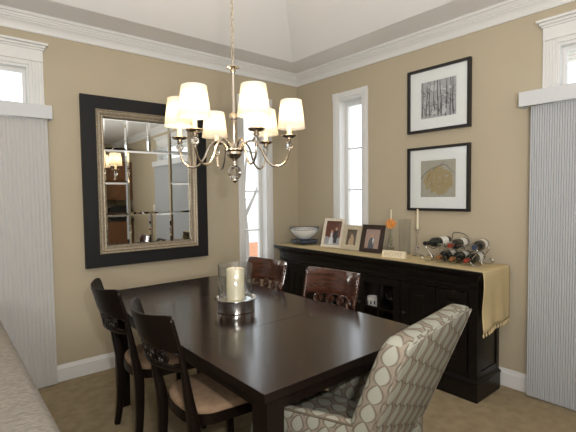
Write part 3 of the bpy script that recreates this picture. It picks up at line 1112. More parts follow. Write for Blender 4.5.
o = obj('wine_glass', bm, 'glass', smooth=True, loc=(-.32, -1.50, .456)); tag(o, 'clear stemmed glass beside the teacup behind the sideboard door', 'glass')
g2 = o.copy(); COL.objects.link(g2); g2.location = (-.22, -1.44, .456); g2['label'] = 'clear stemmed glass at the back of the cabinet shelf, behind another glass'

# ================================================================ TABLE RUNNER
t = thing('table_runner', 'gold-tan runner along the sideboard top, hanging over its right end', 'runner', (-.235, -2.32, ST))
def rn(s, u, th):
    """s: distance along runner from far end ; u: across (0 wall..1 front)"""
    pass
bm = B()
NU = 26
xs = [-.045-.400*k/NU for k in range(NU+1)]
off = Vector((-.235, -2.32, ST))
rows = []
Ltop = [-.135+(-2.300+.135)*k/30 for k in range(31)]
for y in Ltop:
    rows.append([Vector((x-.006*math.sin(y*5)*(k/NU), y, ST+.0030)) for k, x in enumerate(xs)])
for a in (25, 55, 80):
    q = math.radians(a)
    rows.append([Vector((x, -2.302-.016*math.sin(q), ST+.003-.016+.016*math.cos(q))) for x in xs])
for j in range(1, 15):
    z = ST-.014-.362*j/14
    row = []
    for k, x in enumerate(xs):
        u = k/NU
        wav = .006*math.sin(u*13+.6)*j/14
        sag = -.030*u**3*(j/14)
        xx = x-.018*math.sin(j/14*5.5)*(u)**2
        row.append(Vector((xx, -2.320-.004*(j/14)+wav-.012*(u**4)*math.sin(j/14*PI*2), z+sag)))
    rows.append(row)
vs = [[bm.verts.new(p-off) for p in r] for r in rows]
for a, b_ in zip(vs[:-1], vs[1:]):
    for k in range(NU):
        bm.faces.new((a[k], a[k+1], b_[k+1], b_[k]))
bmesh.ops.recalc_face_normals(bm, faces=bm.faces)
last = [p.copy() for p in rows[-1]]
o = obj('cloth', bm, 'runner', t, smooth=80)
so = o.modifiers.new('thickness', 'SOLIDIFY'); so.thickness = .0022; so.offset = 0
for k in range(0, NU+1, 2):
    p = last[k]-off
    bm = B()
    lathe(bm, [(0, .004), (.004, .002), (.003, -.004), (.006, -.010), (.007, -.022), (.003, -.030), (0, -.030)], p.x, p.y, p.z, 8)
    obj('tassel', bm, 'runner', t, True)

# ================================================================ THINGS ON THE SIDEBOARD
TOPZ = ST+.0045
# bowl on stand
t = thing('serving_bowl', 'white bowl with dark patterned rim on a dark footed stand, sideboard left end', 'bowl', (-.20, -.325, TOPZ))
t.scale = (1.22, 1.22, 1.12)
bm = B()
lathe(bm, [(0, .048), (.040, .048), (.060, .056), (.095, .090), (.123, .136), (.126, .146), (.120, .146), (.116, .136), (.088, .094), (.055, .062), (0, .055)], n=40)
obj('bowl', bm, 'porcelain', t, True)
bm = B()
for k in range(24):
    a = 2*PI*k/24
    c = Vector((math.cos(a), math.sin(a), 0))
    tube(bm, [(c.x*.122+.012*math.cos(q)*-c.y, c.y*.122+.012*math.cos(q)*c.x, .150+.009*math.sin(q)) for q in [2*PI*i/8 for i in range(8)]], .0028, 5, closed=True)
tube(bm, [(.122*math.cos(2*PI*k/40), .122*math.sin(2*PI*k/40), .141) for k in range(40)], .004, 6, closed=True)
o = obj('rim', bm, 'blue', t, True)
bm = B()
lathe(bm, [(0, .030), (.10, .032), (.120, .040), (.122, .036), (.10, .026), (.045, .022), (.0, .022)], n=36)
lathe(bm, [(.03, .024), (.038, .036), (.045, .050), (0, .050)], n=24)
tube(bm, [(.105*math.cos(2*PI*k/36), .105*math.sin(2*PI*k/36), .026+.004*math.cos(k*PI/2)) for k in range(36)], .005, 6, closed=True)
for k in range(4):
    a = PI/4+PI/2*k
    tube(bm, [(.06*math.cos(a), .06*math.sin(a), .024), (.085*math.cos(a), .085*math.sin(a), .016), (.10*math.cos(a), .10*math.sin(a), .006)], .006, 8)
obj('stand', bm, 'blue', t, True)

def frame(name, label, cx, cy, rz, w, h, bw, dep, m_f, lean, pic):
    """photo frame, local face -x"""
    t = thing(name, label, 'picture frame', (cx, cy, TOPZ), rz)
    Lm = Matrix.Rotation(math.radians(lean), 4, 'Y')
    def tr(bm, nm, mt, sm=False, par=t):
        bmesh.ops.transform(bm, matrix=Lm, verts=bm.verts)
        return obj(nm, bm, mt, par, sm)
    bm = B()
    for (y0, y1, z0, z1) in ((-w/2, -w/2+bw, 0, h), (w/2-bw, w/2, 0, h), (-w/2+bw, w/2-bw, 0, bw), (-w/2+bw, w/2-bw, h-bw, h)):
        box(bm, -dep, 0, y0, y1, z0+.003, z1, .003)
    tr(bm, 'frame', m_f)
    bm = B(); box(bm, -.004, .004, -w/2+.006, w/2-.006, .010, h-.006); tr(bm, 'backing', 'black')
    pic(tr, -.0045, w/2-bw, bw, h-bw, t)
    bm = B(); box(bm, -.0085, -.0075, -w/2+bw-.001, w/2-bw+.001, bw, h-bw); tr(bm, 'glass', 'picglass')
    # easel leg
    bm = B()
    ztop = h*.72
    xt = math.sin(math.radians(lean))*ztop
    tube(bm, [(xt+.006, 0, ztop*.97), (xt+.006+.055, 0, .003)], [.006, .010], 4)
    obj('easel_leg', bm, 'black', t)
    return t

def patch(bm, x, pts, mi=0):
    """thin flat shape on the picture, pts in (y,z)"""
    prism(bm, pts, x, x-.0006, 'x', mi)

def ell(cy, cz, ry, rz, n=12):
    return [(cy+ry*math.cos(2*PI*i/n), cz+rz*math.sin(2*PI*i/n)) for i in range(n)]

def pic1(tr, x, hy, z0, z1, t):       # two people standing, one in a long white dress
    bm = B(); patch(bm, x, [(-hy, z0), (hy, z0), (hy, z1), (-hy, z1)]); tr(bm, 'photograph', 'ph_maroon')
    bm = B(); patch(bm, x-.0008, [(-hy, z0), (hy, z0), (hy, z0+.085), (.03, z0+.07), (-hy, z0+.075)]); tr(bm, 'print_floor', 'ph_grey')
    # y is reversed left/right as seen from the room: +y is left
    bm = B()
    patch(bm, x-.0016, [(.045, z0+.006), (-.012, z0+.006), (.0, z0+.06), (.006, z0+.10), (.0, z0+.118), (.028, z0+.118), (.026, z0+.09), (.036, z0+.05)])
    tr(bm, 'print_dress', 'ph_white')
    bm = B()
    patch(bm, x-.0016, [(-.018, z0+.02), (-.05, z0+.02), (-.058, z0+.10), (-.052, z0+.142), (-.020, z0+.142), (-.006, z0+.10)])
    tr(bm, 'print_suit', 'ph_dark')
    bm = B(); patch(bm, x-.0022, ell(.015, z0+.132, .012, .015)); patch(bm, x-.0022, ell(-.034, z0+.158, .012, .015)); tr(bm, 'print_faces', 'ph_skin')
def pic2(tr, x, hy, z0, z1, t):       # sepia portrait
    bm = B(); patch(bm, x, [(-hy, z0), (hy, z0), (hy, z1), (-hy, z1)]); tr(bm, 'photograph', 'ph_brown')
    bm = B(); patch(bm, x-.0008, [(-.03, z0), (.032, z0), (.030, z0+.045), (.016, z0+.07), (.014, z0+.085), (-.012, z0+.09), (-.026, z0+.06)]); tr(bm, 'print_figure', 'ph_tan')
    bm = B(); patch(bm, x-.0016, ell(.002, z0+.088, .013, .016)); tr(bm, 'print_face', 'ph_skin')
def pic3(tr, x, hy, z0, z1, t):       # figure in dark coat on grey rose ground
    bm = B(); patch(bm, x, [(-hy, z0), (hy, z0), (hy, z1), (-hy, z1)]); tr(bm, 'photograph', 'ph_rose')
    bm = B(); patch(bm, x-.0008, [(-.020, z0), (.040, z0), (.038, z0+.06), (.022, z0+.095), (-.004, z0+.095), (-.018, z0+.05)]); tr(bm, 'print_coat', 'ph_slate')
    bm = B(); patch(bm, x-.0016, [(-.010, z0+.035), (-.016, z0+.08), (-.006, z0+.10), (.0, z0+.07)]); tr(bm, 'print_shirt', 'ph_white')
    bm = B(); patch(bm, x-.0016, ell(.006, z0+.113, .013, .016)); tr(bm, 'print_face', 'ph_skin')

frame('photo_frame', 'pale whitewashed frame with a wedding couple photo, largest on the sideboard, beside the bowl', -.245, -.755, math.radians(7), .245, .290, .030, .018, 'ivoryframe', 16, pic1)
frame('photo_frame', 'champagne frame with a small sepia portrait between the two larger frames', -.250, -1.000, math.radians(3), .212, .236, .048, .018, 'goldframe', 16, pic2)
frame('photo_frame', 'dark brown wooden photo frame, rightmost of the three on the sideboard', -.245, -1.236, math.radians(5), .228, .248, .038, .020, 'brownframe', 16, pic3)

# sign block reading HOME
t = thing('word_sign', 'small cream block sign reading HOME at the sideboard front edge', 'sign', (-.335, -1.545, TOPZ), math.radians(4))
bm = B()
prism(bm, [(-.022, 0), (.018, 0), (.012, .056), (-.004, .056)], -.105, .105, 'y')
bmesh.ops.bevel(bm, geom=list(bm.edges), offset=.002, segments=1, affect='EDGES')
obj('block', bm, 'sign', t)
fc = bpy.data.curves.new('lettering', 'FONT')
fc.body = 'HOME'
fc.size = .052
fc.extrude = .0008
fc.align_x = 'CENTER'
fc.space_character = 1.25
tmp = bpy.data.objects.new('lettering', fc)
COL.objects.link(tmp)
bpy.context.view_layer.update()
me = bpy.data.meshes.new_from_object(tmp)
bpy.data.objects.remove(tmp)
me.materials.clear(); me.materials.append(MT['signtext'])
lt = bpy.data.objects.new('lettering', me)
COL.objects.link(lt)
lt.parent = t
ang = math.atan2(.056, .018)
# text x -> -y (reads left to right from the room), text y -> up the sloping face, normal -> -x
ex, ey = Vector((0, -1, 0)), Vector((math.cos(ang), 0, math.sin(ang)))
ez = ex.cross(ey)
Mt = Matrix((ex, ey, ez)).transposed().to_4x4()
Mt.translation = Vector((-.022, 0, 0))+ey*.011+ez*.0005
lt.matrix_local = Mt

# crystal pieces
def taper(name, label, x, y, z, h):
    t = thing(name, label, 'candle', (x, y, z))
    bm = B(); lathe(bm, [(0, 0), (.0095, 0), (.0105, .01), (.0085, h*.7), (.007, h-.004), (0, h)], n=16); obj('wax', bm, 'wax', t, True)
    bm = B(); tube(bm, [(0, 0, h-.003), (.001, 0, h+.006), (.003, 0, h+.010)], .001, 5); obj('wick', bm, 'wick', t)
    return t
def candlestick(label, x, y, H):
    bm = B()
    lathe(bm, [(0, 0), (.040, 0), (.042, .006), (.030, .014), (.012, .022), (.010, .030), (.018, .042), (.020, .052), (.010, .066), (.007, .074),
               (.013, .090), (.007, .104), (.006, H-.05), (.010, H-.042), (.006, H-.035), (.012, H-.022), (.017, H-.010), (.024, H-.004), (.024, H), (.011, H), (.011, H-.014), (0, H-.014)], n=8)
    o = obj('candlestick', bm, 'crystal', smooth=30, loc=(x, y, TOPZ))
    return tag(o, label, 'candlestick')
H1 = .228
candlestick('cut crystal candlestick behind the orange flower', -.10, -1.345, H1)
taper('taper_candle', 'slim ivory taper candle rising behind the orange flower', -.10, -1.345, TOPZ+H1-.0135, .168)
candlestick('cut crystal candlestick between the glass cylinder and the wine rack', -.11, -1.615, H1)
taper('taper_candle', 'slim ivory taper candle in front of the lower framed print, nearest the wine rack', -.11, -1.615, TOPZ+H1-.0135, .175)
bm = B()
lathe(bm, [(0, 0), (.046, 0), (.047, .008), (.050, .300), (.0475, .300), (.0445, .014), (0, .012)], n=36)
o = obj('glass_vase', bm, 'clearvase', smooth=True, loc=(-.10, -1.485, TOPZ)); tag(o, 'tall clear glass cylinder vase between the two crystal candlesticks', 'vase')
# second, smaller clear vase holding the flower
bm = B()
lathe(bm, [(0, 0), (.030, 0), (.032, .006), (.020, .018), (.026, .040), (.028, .060), (.016, .085), (.013, .110), (.020, .130), (.0175, .130), (.0105, .110), (.0135, .085), (.024, .060), (.020, .036), (0, .03)], n=10)
o = obj('bud_vase', bm, 'crystal', smooth=30, loc=(-.20, -1.415, TOPZ)); tag(o, 'small crystal bud vase holding the orange flower', 'vase')
t = thing('orange_flower', 'single orange flower standing in the small crystal vase', 'flower', (-.20, -1.415, TOPZ+.045))
bm = B(); tube(bm, [(0, 0, 0), (.002, .004, .09), (-.004, -.006, .200)], .0022, 6); obj('stem', bm, 'stem', t, True)
fcn = Vector((-.012, -.010, .215))
face_dir = Vector((-.75, -.55, .35)).normalized()
Q = face_dir.to_track_quat('Z', 'Y').to_matrix().to_4x4()
bm = B()
for ring, (n, ln, wd, tilt, z) in enumerate(((12, .046, .018, 8, 0), (11, .039, .015, 24, .004), (9, .029, .012, 45, .007))):
    for k in range(n):
        Mr = Matrix.Translation(fcn) @ Q @ Matrix.Rotation(2*PI*k/n+ring*.3, 4, 'Z') @ Matrix.Rotation(-math.radians(tilt), 4, 'Y')
        t2 = bmesh.new()
        g = []
        for i in range(6):
            u = i/5
            wv = wd*math.sin(PI*min(1, .15+.8*u))**.7*(1 if u < .99 else .5)
            g.append([t2.verts.new((.004+ln*u, s*wv/2, z+.004*(u*u)-.002*abs(s))) for s in (-1, 0, 1)])
        for a, b_ in zip(g[:-1], g[1:]):
            for q in range(2):
                t2.faces.new((a[q], b_[q], b_[q+1], a[q+1]))
        bmesh.ops.solidify(t2, geom=t2.faces[:], thickness=.0008)
        bmesh.ops.transform(t2, matrix=Mr, verts=t2.verts)
        merge(bm, t2)
obj('petals', bm, 'petal', t, smooth=60)
bm = B(); lathe(bm, [(0, .012), (.006, .010), (.008, .004), (.006, 0), (0, 0)], n=12, M=Matrix.Translation(fcn) @ Q); o = obj('flower_centre', bm, 'coppfoil', t, True)

# wine rack and six bottles lying with their necks to the room
t = thing('wine_rack', 'scrolled chrome wire wine rack at the right end of the sideboard', 'wine rack', (-.20, -2.0, TOPZ))
bm = B()
r = .0040
def wpt(x, y, z):
    return Vector((x+.20, y+2.0, z))
BX = (-.30, -.13)
low = [-1.915, -2.020, -2.125]
high = [-1.870, -2.005, -2.150]
zl, zh = .048, .142
for bxx in BX:
    for ys, zc_ in ((low, zl), (high, zh)):
        pts = []
        for i, y in enumerate(ys):
            for q in range(9):
                a = PI+PI*q/8
                pts.append(wpt(bxx, y-.041*math.cos(a)*1.0, zc_+.041*math.sin(a)))
        # reversed y so that the path runs on
        pts = []
        for y in ys:
            for q in range(9):
                a = PI*q/8
                pts.append(wpt(bxx, y+.0415*math.cos(a), zc_-.0415*math.sin(a)))
        tube(bm, pts, r, 6)
    # scroll ends: right and left
    for s, y0 in ((-1, -2.180), (1, -1.845)):
        pts = [wpt(bxx, y0+.0*s, zh), wpt(bxx, y0+s*.03, .11), wpt(bxx, y0-s*.005, .06), wpt(bxx, y0-s*.020, .030), wpt(bxx, y0+s*.005, .008), wpt(bxx, y0+s*.040, .008), wpt(bxx, y0+s*.062, .026), wpt(bxx, y0+s*.052, .046), wpt(bxx, y0+s*.036, .038)]
        tube(bm, catmull(pts, 5), r, 6)
    # top handle loops
    pts = [wpt(bxx, -1.93, .13), wpt(bxx, -1.935, .200), wpt(bxx, -1.965, .215), wpt(bxx, -2.03, .205), wpt(bxx, -2.075, .165), wpt(bxx, -2.085, .13)]
    if bxx == BX[1]:
        tube(bm, catmull(pts, 5), r, 6)
for (y, z) in ((-2.045, .010), (-1.955, .010), (-2.145, .008), (-1.845, .008), (-1.918, .13-.0), (-2.055, .13)):
    tube(bm, [wpt(BX[0], y, z), wpt(BX[1], y, z)], r, 6)
obj('frame', bm, 'wire', t, smooth=60)

def bottle(label, y, z, foil, yaw_=0.0, dx=0.0, lab=True, foilname=None):
    t = thing('wine_bottle', label, 'bottle', (-.075+dx, y, TOPZ+z), yaw_+math.radians(7), 'wine bottles in the rack')
    Mx = Matrix.Rotation(-PI/2, 4, 'Y')      # z -> -x
    bm = B()
    lathe(bm, [(0, .006), (.020, .002), (.034, .0), (.0365, .006), (.0365, .185), (.034, .202), (.024, .222), (.0155, .238), (.0138, .250), (.0135, .262)], n=24, M=Mx)
    obj('body', bm, 'bottle', t, True)
    bm = B()
    lathe(bm, [(.0142, .236), (.0146, .290), (.0155, .292), (.0155, .300), (.0, .3005)], n=20, M=Mx)
    obj('foil_capsule', bm, foil, t, True)
    if lab:
        bm = B()
        lathe(bm, [(.0369, .045), (.0369, .125)], n=24, M=Mx)
        obj('label', bm, 'label', t, True)
bz = zl
bottle('dark wine bottle with copper foil, left of the three in the lower row', low[0], zl, 'coppfoil')
bottle('dark wine bottle with copper-brown foil, middle of the lower row', low[1], zl, 'coppfoil')
bottle('dark wine bottle with red foil, right of the three in the lower row', low[2], zl, 'redfoil')
bottle('dark wine bottle with black foil and white label, left end of the upper row', high[0], zh, 'blackfoil', math.radians(-12), .0)
bottle('dark wine bottle with red foil, middle of the upper row', high[1], zh, 'redfoil')
bottle('dark wine bottle with blue foil and white label, right end of the upper row', high[2], zh, 'bluefoil', math.radians(6))

# ================================================================ CANDLE HOLDER ON THE TABLE
t = thing('candle_holder', 'round polished metal holder with clear glass hurricane, on the dining table', 'candle holder', (-1.857, -1.56, TZ))
bm = B()
lathe(bm, [(0, .002), (.104, .0), (.108, .004), (.108, .062), (.112, .068), (.119, .071), (.119, .075), (.108, .076), (.104, .071), (.104, .066), (0, .066)], n=56)
obj('base', bm, 'chrome', t, 35)
bm = B()
lathe(bm, [(.094, .067), (.097, .067), (.0975, .262), (.0960, .264), (.0945, .262), (.094, .067)], n=56)
obj('glass_cylinder', bm, 'vaseglass', t, True)
t = thing('pillar_candle', 'thick ivory pillar candle inside the glass hurricane', 'candle', (-1.857, -1.56, TZ+.0665))
bm = B()
lathe(bm, [(0, 0), (.048, 0), (.051, .003), (.051, .168), (.048, .173), (.042, .172), (.036, .168), (0, .167)], n=40)
obj('wax', bm, 'wax', t, True)
bm = B(); tube(bm, [(0, 0, .166), (.001, 0, .176), (.003, .001, .182)], .0013, 6); obj('wick', bm, 'wick', t)

# ================================================================ CHANDELIER
CX, CY = -1.886, -1.62
zceil = ZC+sl*run_
t = thing('chandelier', 'six-arm silver chandelier with ivory shades and glass balls, hanging over the table', 'chandelier', (CX, CY, 0))
bm = B(); lathe(bm, [(0, zceil), (.065, zceil), (.065, zceil-.008), (.050, zceil-.025), (.015, zceil-.035), (0, zceil-.036)], n=32); obj('ceiling_canopy', bm, 'nickel', t, True)
# chain
zc0, zc1 = 2.150, zceil-.03
nl = int((zc1-zc0)/.030)
for k in range(nl):
    zc_ = zc0+(zc1-zc0)*(k+.5)/nl
    bm = B()
    pts = []
    for i in range(14):
        a = 2*PI*i/14
        px = .0085*math.cos(a)
        pz = .0125*math.sin(a)+(.0075 if math.sin(a) > 0 else -.0075)
        pts.append((px if k % 2 else 0, 0 if k % 2 else px, zc_+pz))
    tube(bm, pts, .0016, 6, closed=True)
    obj('chain_link', bm, 'chainmetal', t, True)
bm = B()
tube(bm, [(.004*math.sin(k*.9), .004*math.cos(k*.9), 2.13+(zc1-2.13)*k/60) for k in range(61)], .0014, 5)
obj('cord', bm, 'chainmetal', t)
bm = B()
lathe(bm, [(0, 2.150), (.006, 2.146), (.008, 2.125), (.012, 2.118), (.034, 2.112), (.036, 2.106), (.014, 2.098), (.016, 2.088), (.010, 2.078), (.010, 2.07), (.0105, 1.870), (.014, 1.864),
           (.014, 1.828), (.0105, 1.822), (.0105, 1.700), (.018, 1.692), (.030, 1.676), (.052, 1.668), (.054, 1.662), (.040, 1.652), (.042, 1.640), (.030, 1.622), (.014, 1.612), (.010, 1.600),
           (.012, 1.590), (.024, 1.584), (.024, 1.580), (0, 1.578)], n=28)
obj('column', bm, 'nickel', t, 40)
bm = B(); lathe(bm, [(0, .024), (.012, .021), (.021, .012), (.024, 0), (.021, -.012), (.012, -.021), (0, -.024)], 0, 0, 1.846, 20); obj('glass_knob', bm, 'crystal', t, True)
bm = B()
lathe(bm, [(.012, 1.580), (.024, 1.572), (.034, 1.558), (.038, 1.540), (.034, 1.522), (.024, 1.508), (.012, 1.500), (0, 1.499)], n=12); obj('glass_ball', bm, 'crystal', t, 20)
bm = B(); lathe(bm, [(0, 1.505), (.020, 1.502), (.022, 1.497), (.012, 1.491), (.005, 1.486), (0, 1.482)], n=20); obj('finial', bm, 'nickel', t, True)
th0 = math.radians(138)
RA = .300
# every shade sits a little differently on its candle: (drop, sideways shift, scale)
SEAT = [(0, 0, 1), (0, 0, 1), (0, -.010, 1), (-.022, .013, .94), (-.018, 0, .97), (-.027, -.010, .96)]
for k in range(6):
    sdz, ssh, ssc = SEAT[k]
    a = th0+k*PI/3
    c, s = math.cos(a), math.sin(a)
    def P(rr, z):
        return Vector((rr*c, rr*s, z))
    pts = catmull([P(.030, 1.655), P(.060, 1.700), P(.100, 1.712), P(.140, 1.680), P(.168, 1.620), P(.205, 1.578), P(.250, 1.576), P(.285, 1.606), P(RA, 1.655)], 5)
    bm = B(); tube(bm, pts, .0062, 8)
    arm = obj('arm', bm, 'nickel', t, True)
    bm = B()
    lathe(bm, [(0, 1.650), (.008, 1.652), (.010, 1.662), (.006, 1.664)], RA*c, RA*s, 0, 16)
    lathe(bm, [(.006, 1.700), (.014, 1.704), (.016, 1.712), (.010, 1.718), (.014, 1.722), (.034, 1.726), (.043, 1.736), (.041, 1.739), (.032, 1.732), (.014, 1.731), (.014, 1.742), (0, 1.742)], RA*c, RA*s, 0, 20, flute=None)
    for q in range(10):
        aa = 2*PI*q/10
        lathe(bm, [(0, -.004), (.0055, 0), (0, .004)], RA*c+.038*math.cos(aa), RA*s+.038*math.sin(aa), 1.734, 8)
    obj('cup', bm, 'nickel', arm, 40)
    bm = B(); lathe(bm, [(0, .020), (.012, .016), (.020, .006), (.021, 0), (.018, -.010), (.009, -.018), (0, -.020)], RA*c, RA*s, 1.682, 12); obj('glass_bead', bm, 'crystal', arm, 20)
    bm = B(); lathe(bm, [(0, 1.741), (.0125, 1.741), (.0125, 1.800), (.010, 1.803), (0, 1.803)], RA*c, RA*s, 0, 16); obj('candle_sleeve', bm, 'sleeve', arm, True)
    bm = B(); lathe(bm, [(0, 1.804), (.010, 1.806), (.012, 1.820), (.022, 1.845), (.026, 1.864), (.022, 1.884), (.010, 1.894), (0, 1.896)], RA*c, RA*s, 0, 16); obj('bulb', bm, 'bulb', arm, True)
    SX, SY = RA*c+ssh*.77, RA*s-ssh*.64
    rb_, rt_, zb_, zt_ = .0800*ssc, .0610*ssc, 1.797+sdz, 1.947+sdz
    bm = B(); lathe(bm, [(rb_, zb_), (rt_, zt_)], SX, SY, 0, 36)
    o = obj('lamp_shade', bm, 'shade', arm, True)
    so = o.modifiers.new('thickness', 'SOLIDIFY'); so.thickness = .0012
    for z, rr in ((zb_+.001, rb_), (zt_-.001, rt_)):
        bm = B()
        tube(bm, [(SX+rr*math.cos(2*PI*i/36), SY+rr*math.sin(2*PI*i/36), z) for i in range(36)], .0014, 5, closed=True)
        obj('shade_ring', bm, 'matboard', arm)
    bm = B()
    tube(bm, [(SX+rt_, SY, zt_-.003), (SX+.03, SY, zt_-.017), (RA*c, RA*s, zt_-.018), (SX-.03, SY, zt_-.017), (SX-rt_, SY, zt_-.003)], .0012, 5)
    tube(bm, [(RA*c, RA*s, 1.894), (RA*c, RA*s, zt_-.018)], .002, 5)
    obj('shade_spider', bm, 'nickel', arm)

# ================================================================ MIRROR
MX0, MX1, MZ0, MZ1 = -2.262, -1.192, .851, 2.219
t = thing('wall_mirror', 'large mirror with a grid of panes in a wide black frame, on the left wall', 'mirror', ((MX0+MX1)/2, -.0135, MZ0), math.radians(-1.3))
hw_, H = (MX1-MX0)/2, MZ1-MZ0
fw = .110
bm = B()
dpt = .040
for (x0, x1, z0, z1) in ((-hw_, -hw_+fw, 0, H), (hw_-fw, hw_, 0, H), (-hw_+fw, hw_-fw, 0, fw), (-hw_+fw, hw_-fw, H-fw, H)):
    box(bm, x0, x1, -dpt, -.006, z0, z1)
bmesh.ops.remove_doubles(bm, verts=bm.verts, dist=1e-5)
obj('frame', bm, 'mblack', t)
bm = B()
iw = .055
def ringprof(bm, x0, x1, z0, z1, prof):
    """prof: (inset, depth)"""
    rs = []
    for d, y in prof:
        rs.append([bm.verts.new(p) for p in ((x0+d, -y, z0+d), (x1-d, -y, z0+d), (x1-d, -y, z1-d), (x0+d, -y, z1-d))])
    for a, b_ in zip(rs[:-1], rs[1:]):
        for k in range(4):
            bm.faces.new((a[k], a[(k+1) % 4], b_[(k+1) % 4], b_[k]))
    bmesh.ops.recalc_face_normals(bm, faces=bm.faces)
ringprof(bm, -hw_+fw-.004, hw_-fw+.004, fw-.004, H-fw+.004, [(0, .030), (0, .052), (.006, .056), (.012, .052), (.016, .050), (.026, .055), (.036, .050), (.042, .044), (.050, .046), (.056, .040), (.058, .020)])
obj('inner_moulding', bm, 'mgold', t)
bm = B()
box(bm, -hw_+.02, hw_-.02, -.014, -.004, .02, H-.02)
obj('backing', bm, 'black', t)
gx0, gx1, gz0, gz1 = -hw_+fw+.052, hw_-fw-.052, fw+.052, H-fw-.052
xs4 = [gx0+(gx1-gx0)*k/4 for k in range(5)]
zs4 = [gz0+(gz1-gz0)*k/4 for k in range(5)]
zs4[1] = gz0+(gz1-gz0)*.245; zs4[3] = gz0+(gz1-gz0)*.755
panes = []
for i in range(4):
    for j in range(4):
        if i in (1, 2) and j in (1, 2):
            continue
        panes.append((xs4[i], xs4[i+1], zs4[j], zs4[j+1]))
panes.append((xs4[1], xs4[3], zs4[1], zs4[3]))
for (x0, x1, z0, z1) in panes:
    bm = B()
    g = .0008
    ringprof(bm, x0+g, x1-g, z0+g, z1-g, [(0, .0145), (0, .0170), (.016, .0190)])
    y = -.0190
    d = .016
    bm.faces.new([bm.verts.new(p) for p in ((x0+g+d, y, z0+g+d), (x1-g-d, y, z0+g+d), (x1-g-d, y, z1-g-d), (x0+g+d, y, z1-g-d))])
    bmesh.ops.remove_doubles(bm, verts=bm.verts, dist=1e-5)
    bmesh.ops.recalc_face_normals(bm, faces=bm.faces)
    obj('mirror_pane', bm, 'mirror', t)

# ================================================================ FRAMED PRINTS
def big_print(label, z0, z1, builder):
    y0, y1 = -2.012, -1.464
    t = thing('framed_print', label, 'picture', (0, (y0+y1)/2, z0))
    hy_, H = (y1-y0)/2, z1-z0
    f = .022
    bm = B()
    for (a, b_, c, d) in ((-hy_, -hy_+f, 0, H), (hy_-f, hy_, 0, H), (-hy_+f, hy_-f, 0, f), (-hy_+f, hy_-f, H-f, H)):
        box(bm, -.036, -.004, a, b_, c, d)
    bmesh.ops.remove_doubles(bm, verts=bm.verts, dist=1e-5)
    obj('frame', bm, 'black', t)
    py, pz0, pz1 = .154, H*.215, H*.785
    bm = B()
    box(bm, -.014, -.006, -hy_+.01, hy_-.01, .01, H-.01)
    obj('backing', bm, 'matboard', t)
    # window mount, with a fine line around the opening
    bm = B()
    for (a, b_, c, d) in ((-hy_+f, -py-.012, f, H-f), (py+.012, hy_-f, f, H-f), (-py-.012, py+.012, f, pz0-.012), (-py-.012, py+.012, pz1+.012, H-f)):
        box(bm, -.019, -.0145, a, b_, c, d)
    obj('mount', bm, 'matboard', t)
    bm = B()
    builder(bm, t, py, pz0, pz1)
    bm = B(); box(bm, -.025, -.023, -hy_+f-.002, hy_-f+.002, f-.002, H-f+.002); obj('glass', bm, 'picglass', t)

def strip(bm, pts, w0, w1, x):
    n = len(pts)
    L_, R_ = [], []
    for i, p in enumerate(pts):
        a = Vector(pts[max(i-1, 0)]); b_ = Vector(pts[min(i+1, n-1)])
        d = (b_-a)
        if d.length < 1e-9:
            d = Vector((0, 1))
        d.normalize()
        nn = Vector((-d.y, d.x))
        w_ = (w0+(w1-w0)*i/(n-1))/2
        p = Vector(p)
        L_.append(p+nn*w_); R_.append(p-nn*w_)
    for i in range(n-1):
        q = [L_[i], L_[i+1], R_[i+1], R_[i]]
        bm.faces.new([bm.verts.new((x, v.x, v.y)) for v in q])

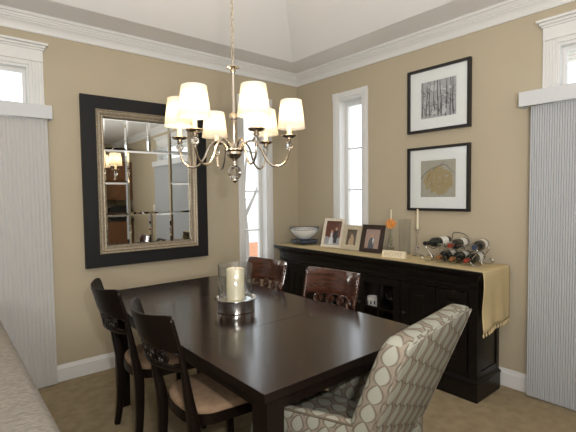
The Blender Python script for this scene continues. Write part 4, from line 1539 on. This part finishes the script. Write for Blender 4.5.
def forest(_, t, py, z0, z1):
    rnd = random.Random(3)
    bm = B(); box(bm, -.0148, -.0140, -py, py, z0, z1); obj('print', bm, 'print_grey', t)
    bm = B()
    for k in range(20):
        cy, cz = rnd.uniform(-py*.8, py*.8), rnd.uniform(z0+.03, z1-.03)
        patch(bm, -.0149-.00002*k, ell(cy, cz, rnd.uniform(.006, .022), rnd.uniform(.008, .030), 9))
    obj('print_mist', bm, 'print_mist', t)
    bm = B()
    for k in range(9):
        y = -py+.016+(2*py-.032)*k/8+rnd.uniform(-.006, .006)
        ln = rnd.uniform(-.012, .012)
        zb = z0+rnd.uniform(0, .02)
        pts = [(y+ln*u+.004*math.sin(u*5+k), zb+(z1-.001-zb)*u) for u in [i/8 for i in range(9)]]
        pts = [(max(-py+.003, min(py-.003, a)), b_) for a, b_ in pts]
        strip(bm, pts, rnd.uniform(.007, .011), rnd.uniform(.004, .006), -.0158)
    for k in range(46):
        y, z = rnd.uniform(-py+.02, py-.02), rnd.uniform(z0+.02, z0+(z1-z0)*.75)
        dy, dz = rnd.uniform(-.07, .07), rnd.uniform(-.03, .06)
        sg = rnd.uniform(-.05, .05)
        pts = [(max(-py+.002, min(py-.002, y+dy*u+sg*math.sin(PI*u)*.4)), max(z0+.002, min(z1-.002, z+dz*u+sg*math.sin(PI*u)))) for u in [i/7 for i in range(8)]]
        strip(bm, pts, .0042, .0016, -.0161)
    obj('print_trunks', bm, 'print_ink', t)

def branches(_, t, py, z0, z1):
    rnd = random.Random(11)
    bm = B(); box(bm, -.0148, -.0140, -py, py, z0, z1); obj('print', bm, 'print_sand', t)
    bm = B()
    for k in range(300):
        a, r_ = rnd.uniform(0, 2*PI), math.sqrt(rnd.uniform(0, 1))
        cy, cz = r_*math.cos(a)*py*.82-.008, z0+(z1-z0)*.44+r_*math.sin(a)*(z1-z0)*.36
        patch(bm, -.0149-.0000025*k, ell(cy, cz, rnd.uniform(.006, .015), rnd.uniform(.006, .015), 7))
    obj('print_foliage', bm, 'print_mustard', t)
    bm = B()
    h = z1-z0
    for pts, w_ in (([(py-.004, z0+.50*h), (py*.7, z0+.66*h), (py*.35, z0+.78*h), (.02, z0+.80*h)], .006),
                    ([(py*.7, z0+.42*h), (py*.45, z0+.62*h), (py*.2, z0+.78*h), (-.02, z0+.86*h), (-.06, z0+.95*h)], .006),
                    ([(py*.35, z0+.15*h), (py*.34, z0+.4*h), (py*.4, z0+.6*h)], .004),
                    ([(-.02, z0+.84*h), (-.07, z0+.86*h), (-.11, z0+.72*h), (-py+.004, z0+.62*h)], .005),
                    ([(-.05, z0+.05*h), (-.045, z0+.3*h), (-.05, z0+.55*h)], .003), ([(py*.1, z0+.30*h), (-.04, z0+.33*h), (-.11, z0+.29*h)], .0025)):
        P_ = [(p.x, p.y) for p in catmull([Vector((a, b_, 0)) for a, b_ in pts], 6)]
        strip(bm, P_, w_, w_*.5, -.0160)
    obj('print_branches', bm, 'print_brown', t)

big_print('black framed print of bare dark tree trunks on grey, the upper of two', 1.918, 2.438, forest)
big_print('black framed print of golden foliage and branches, the lower of two', 1.270, 1.797, branches)
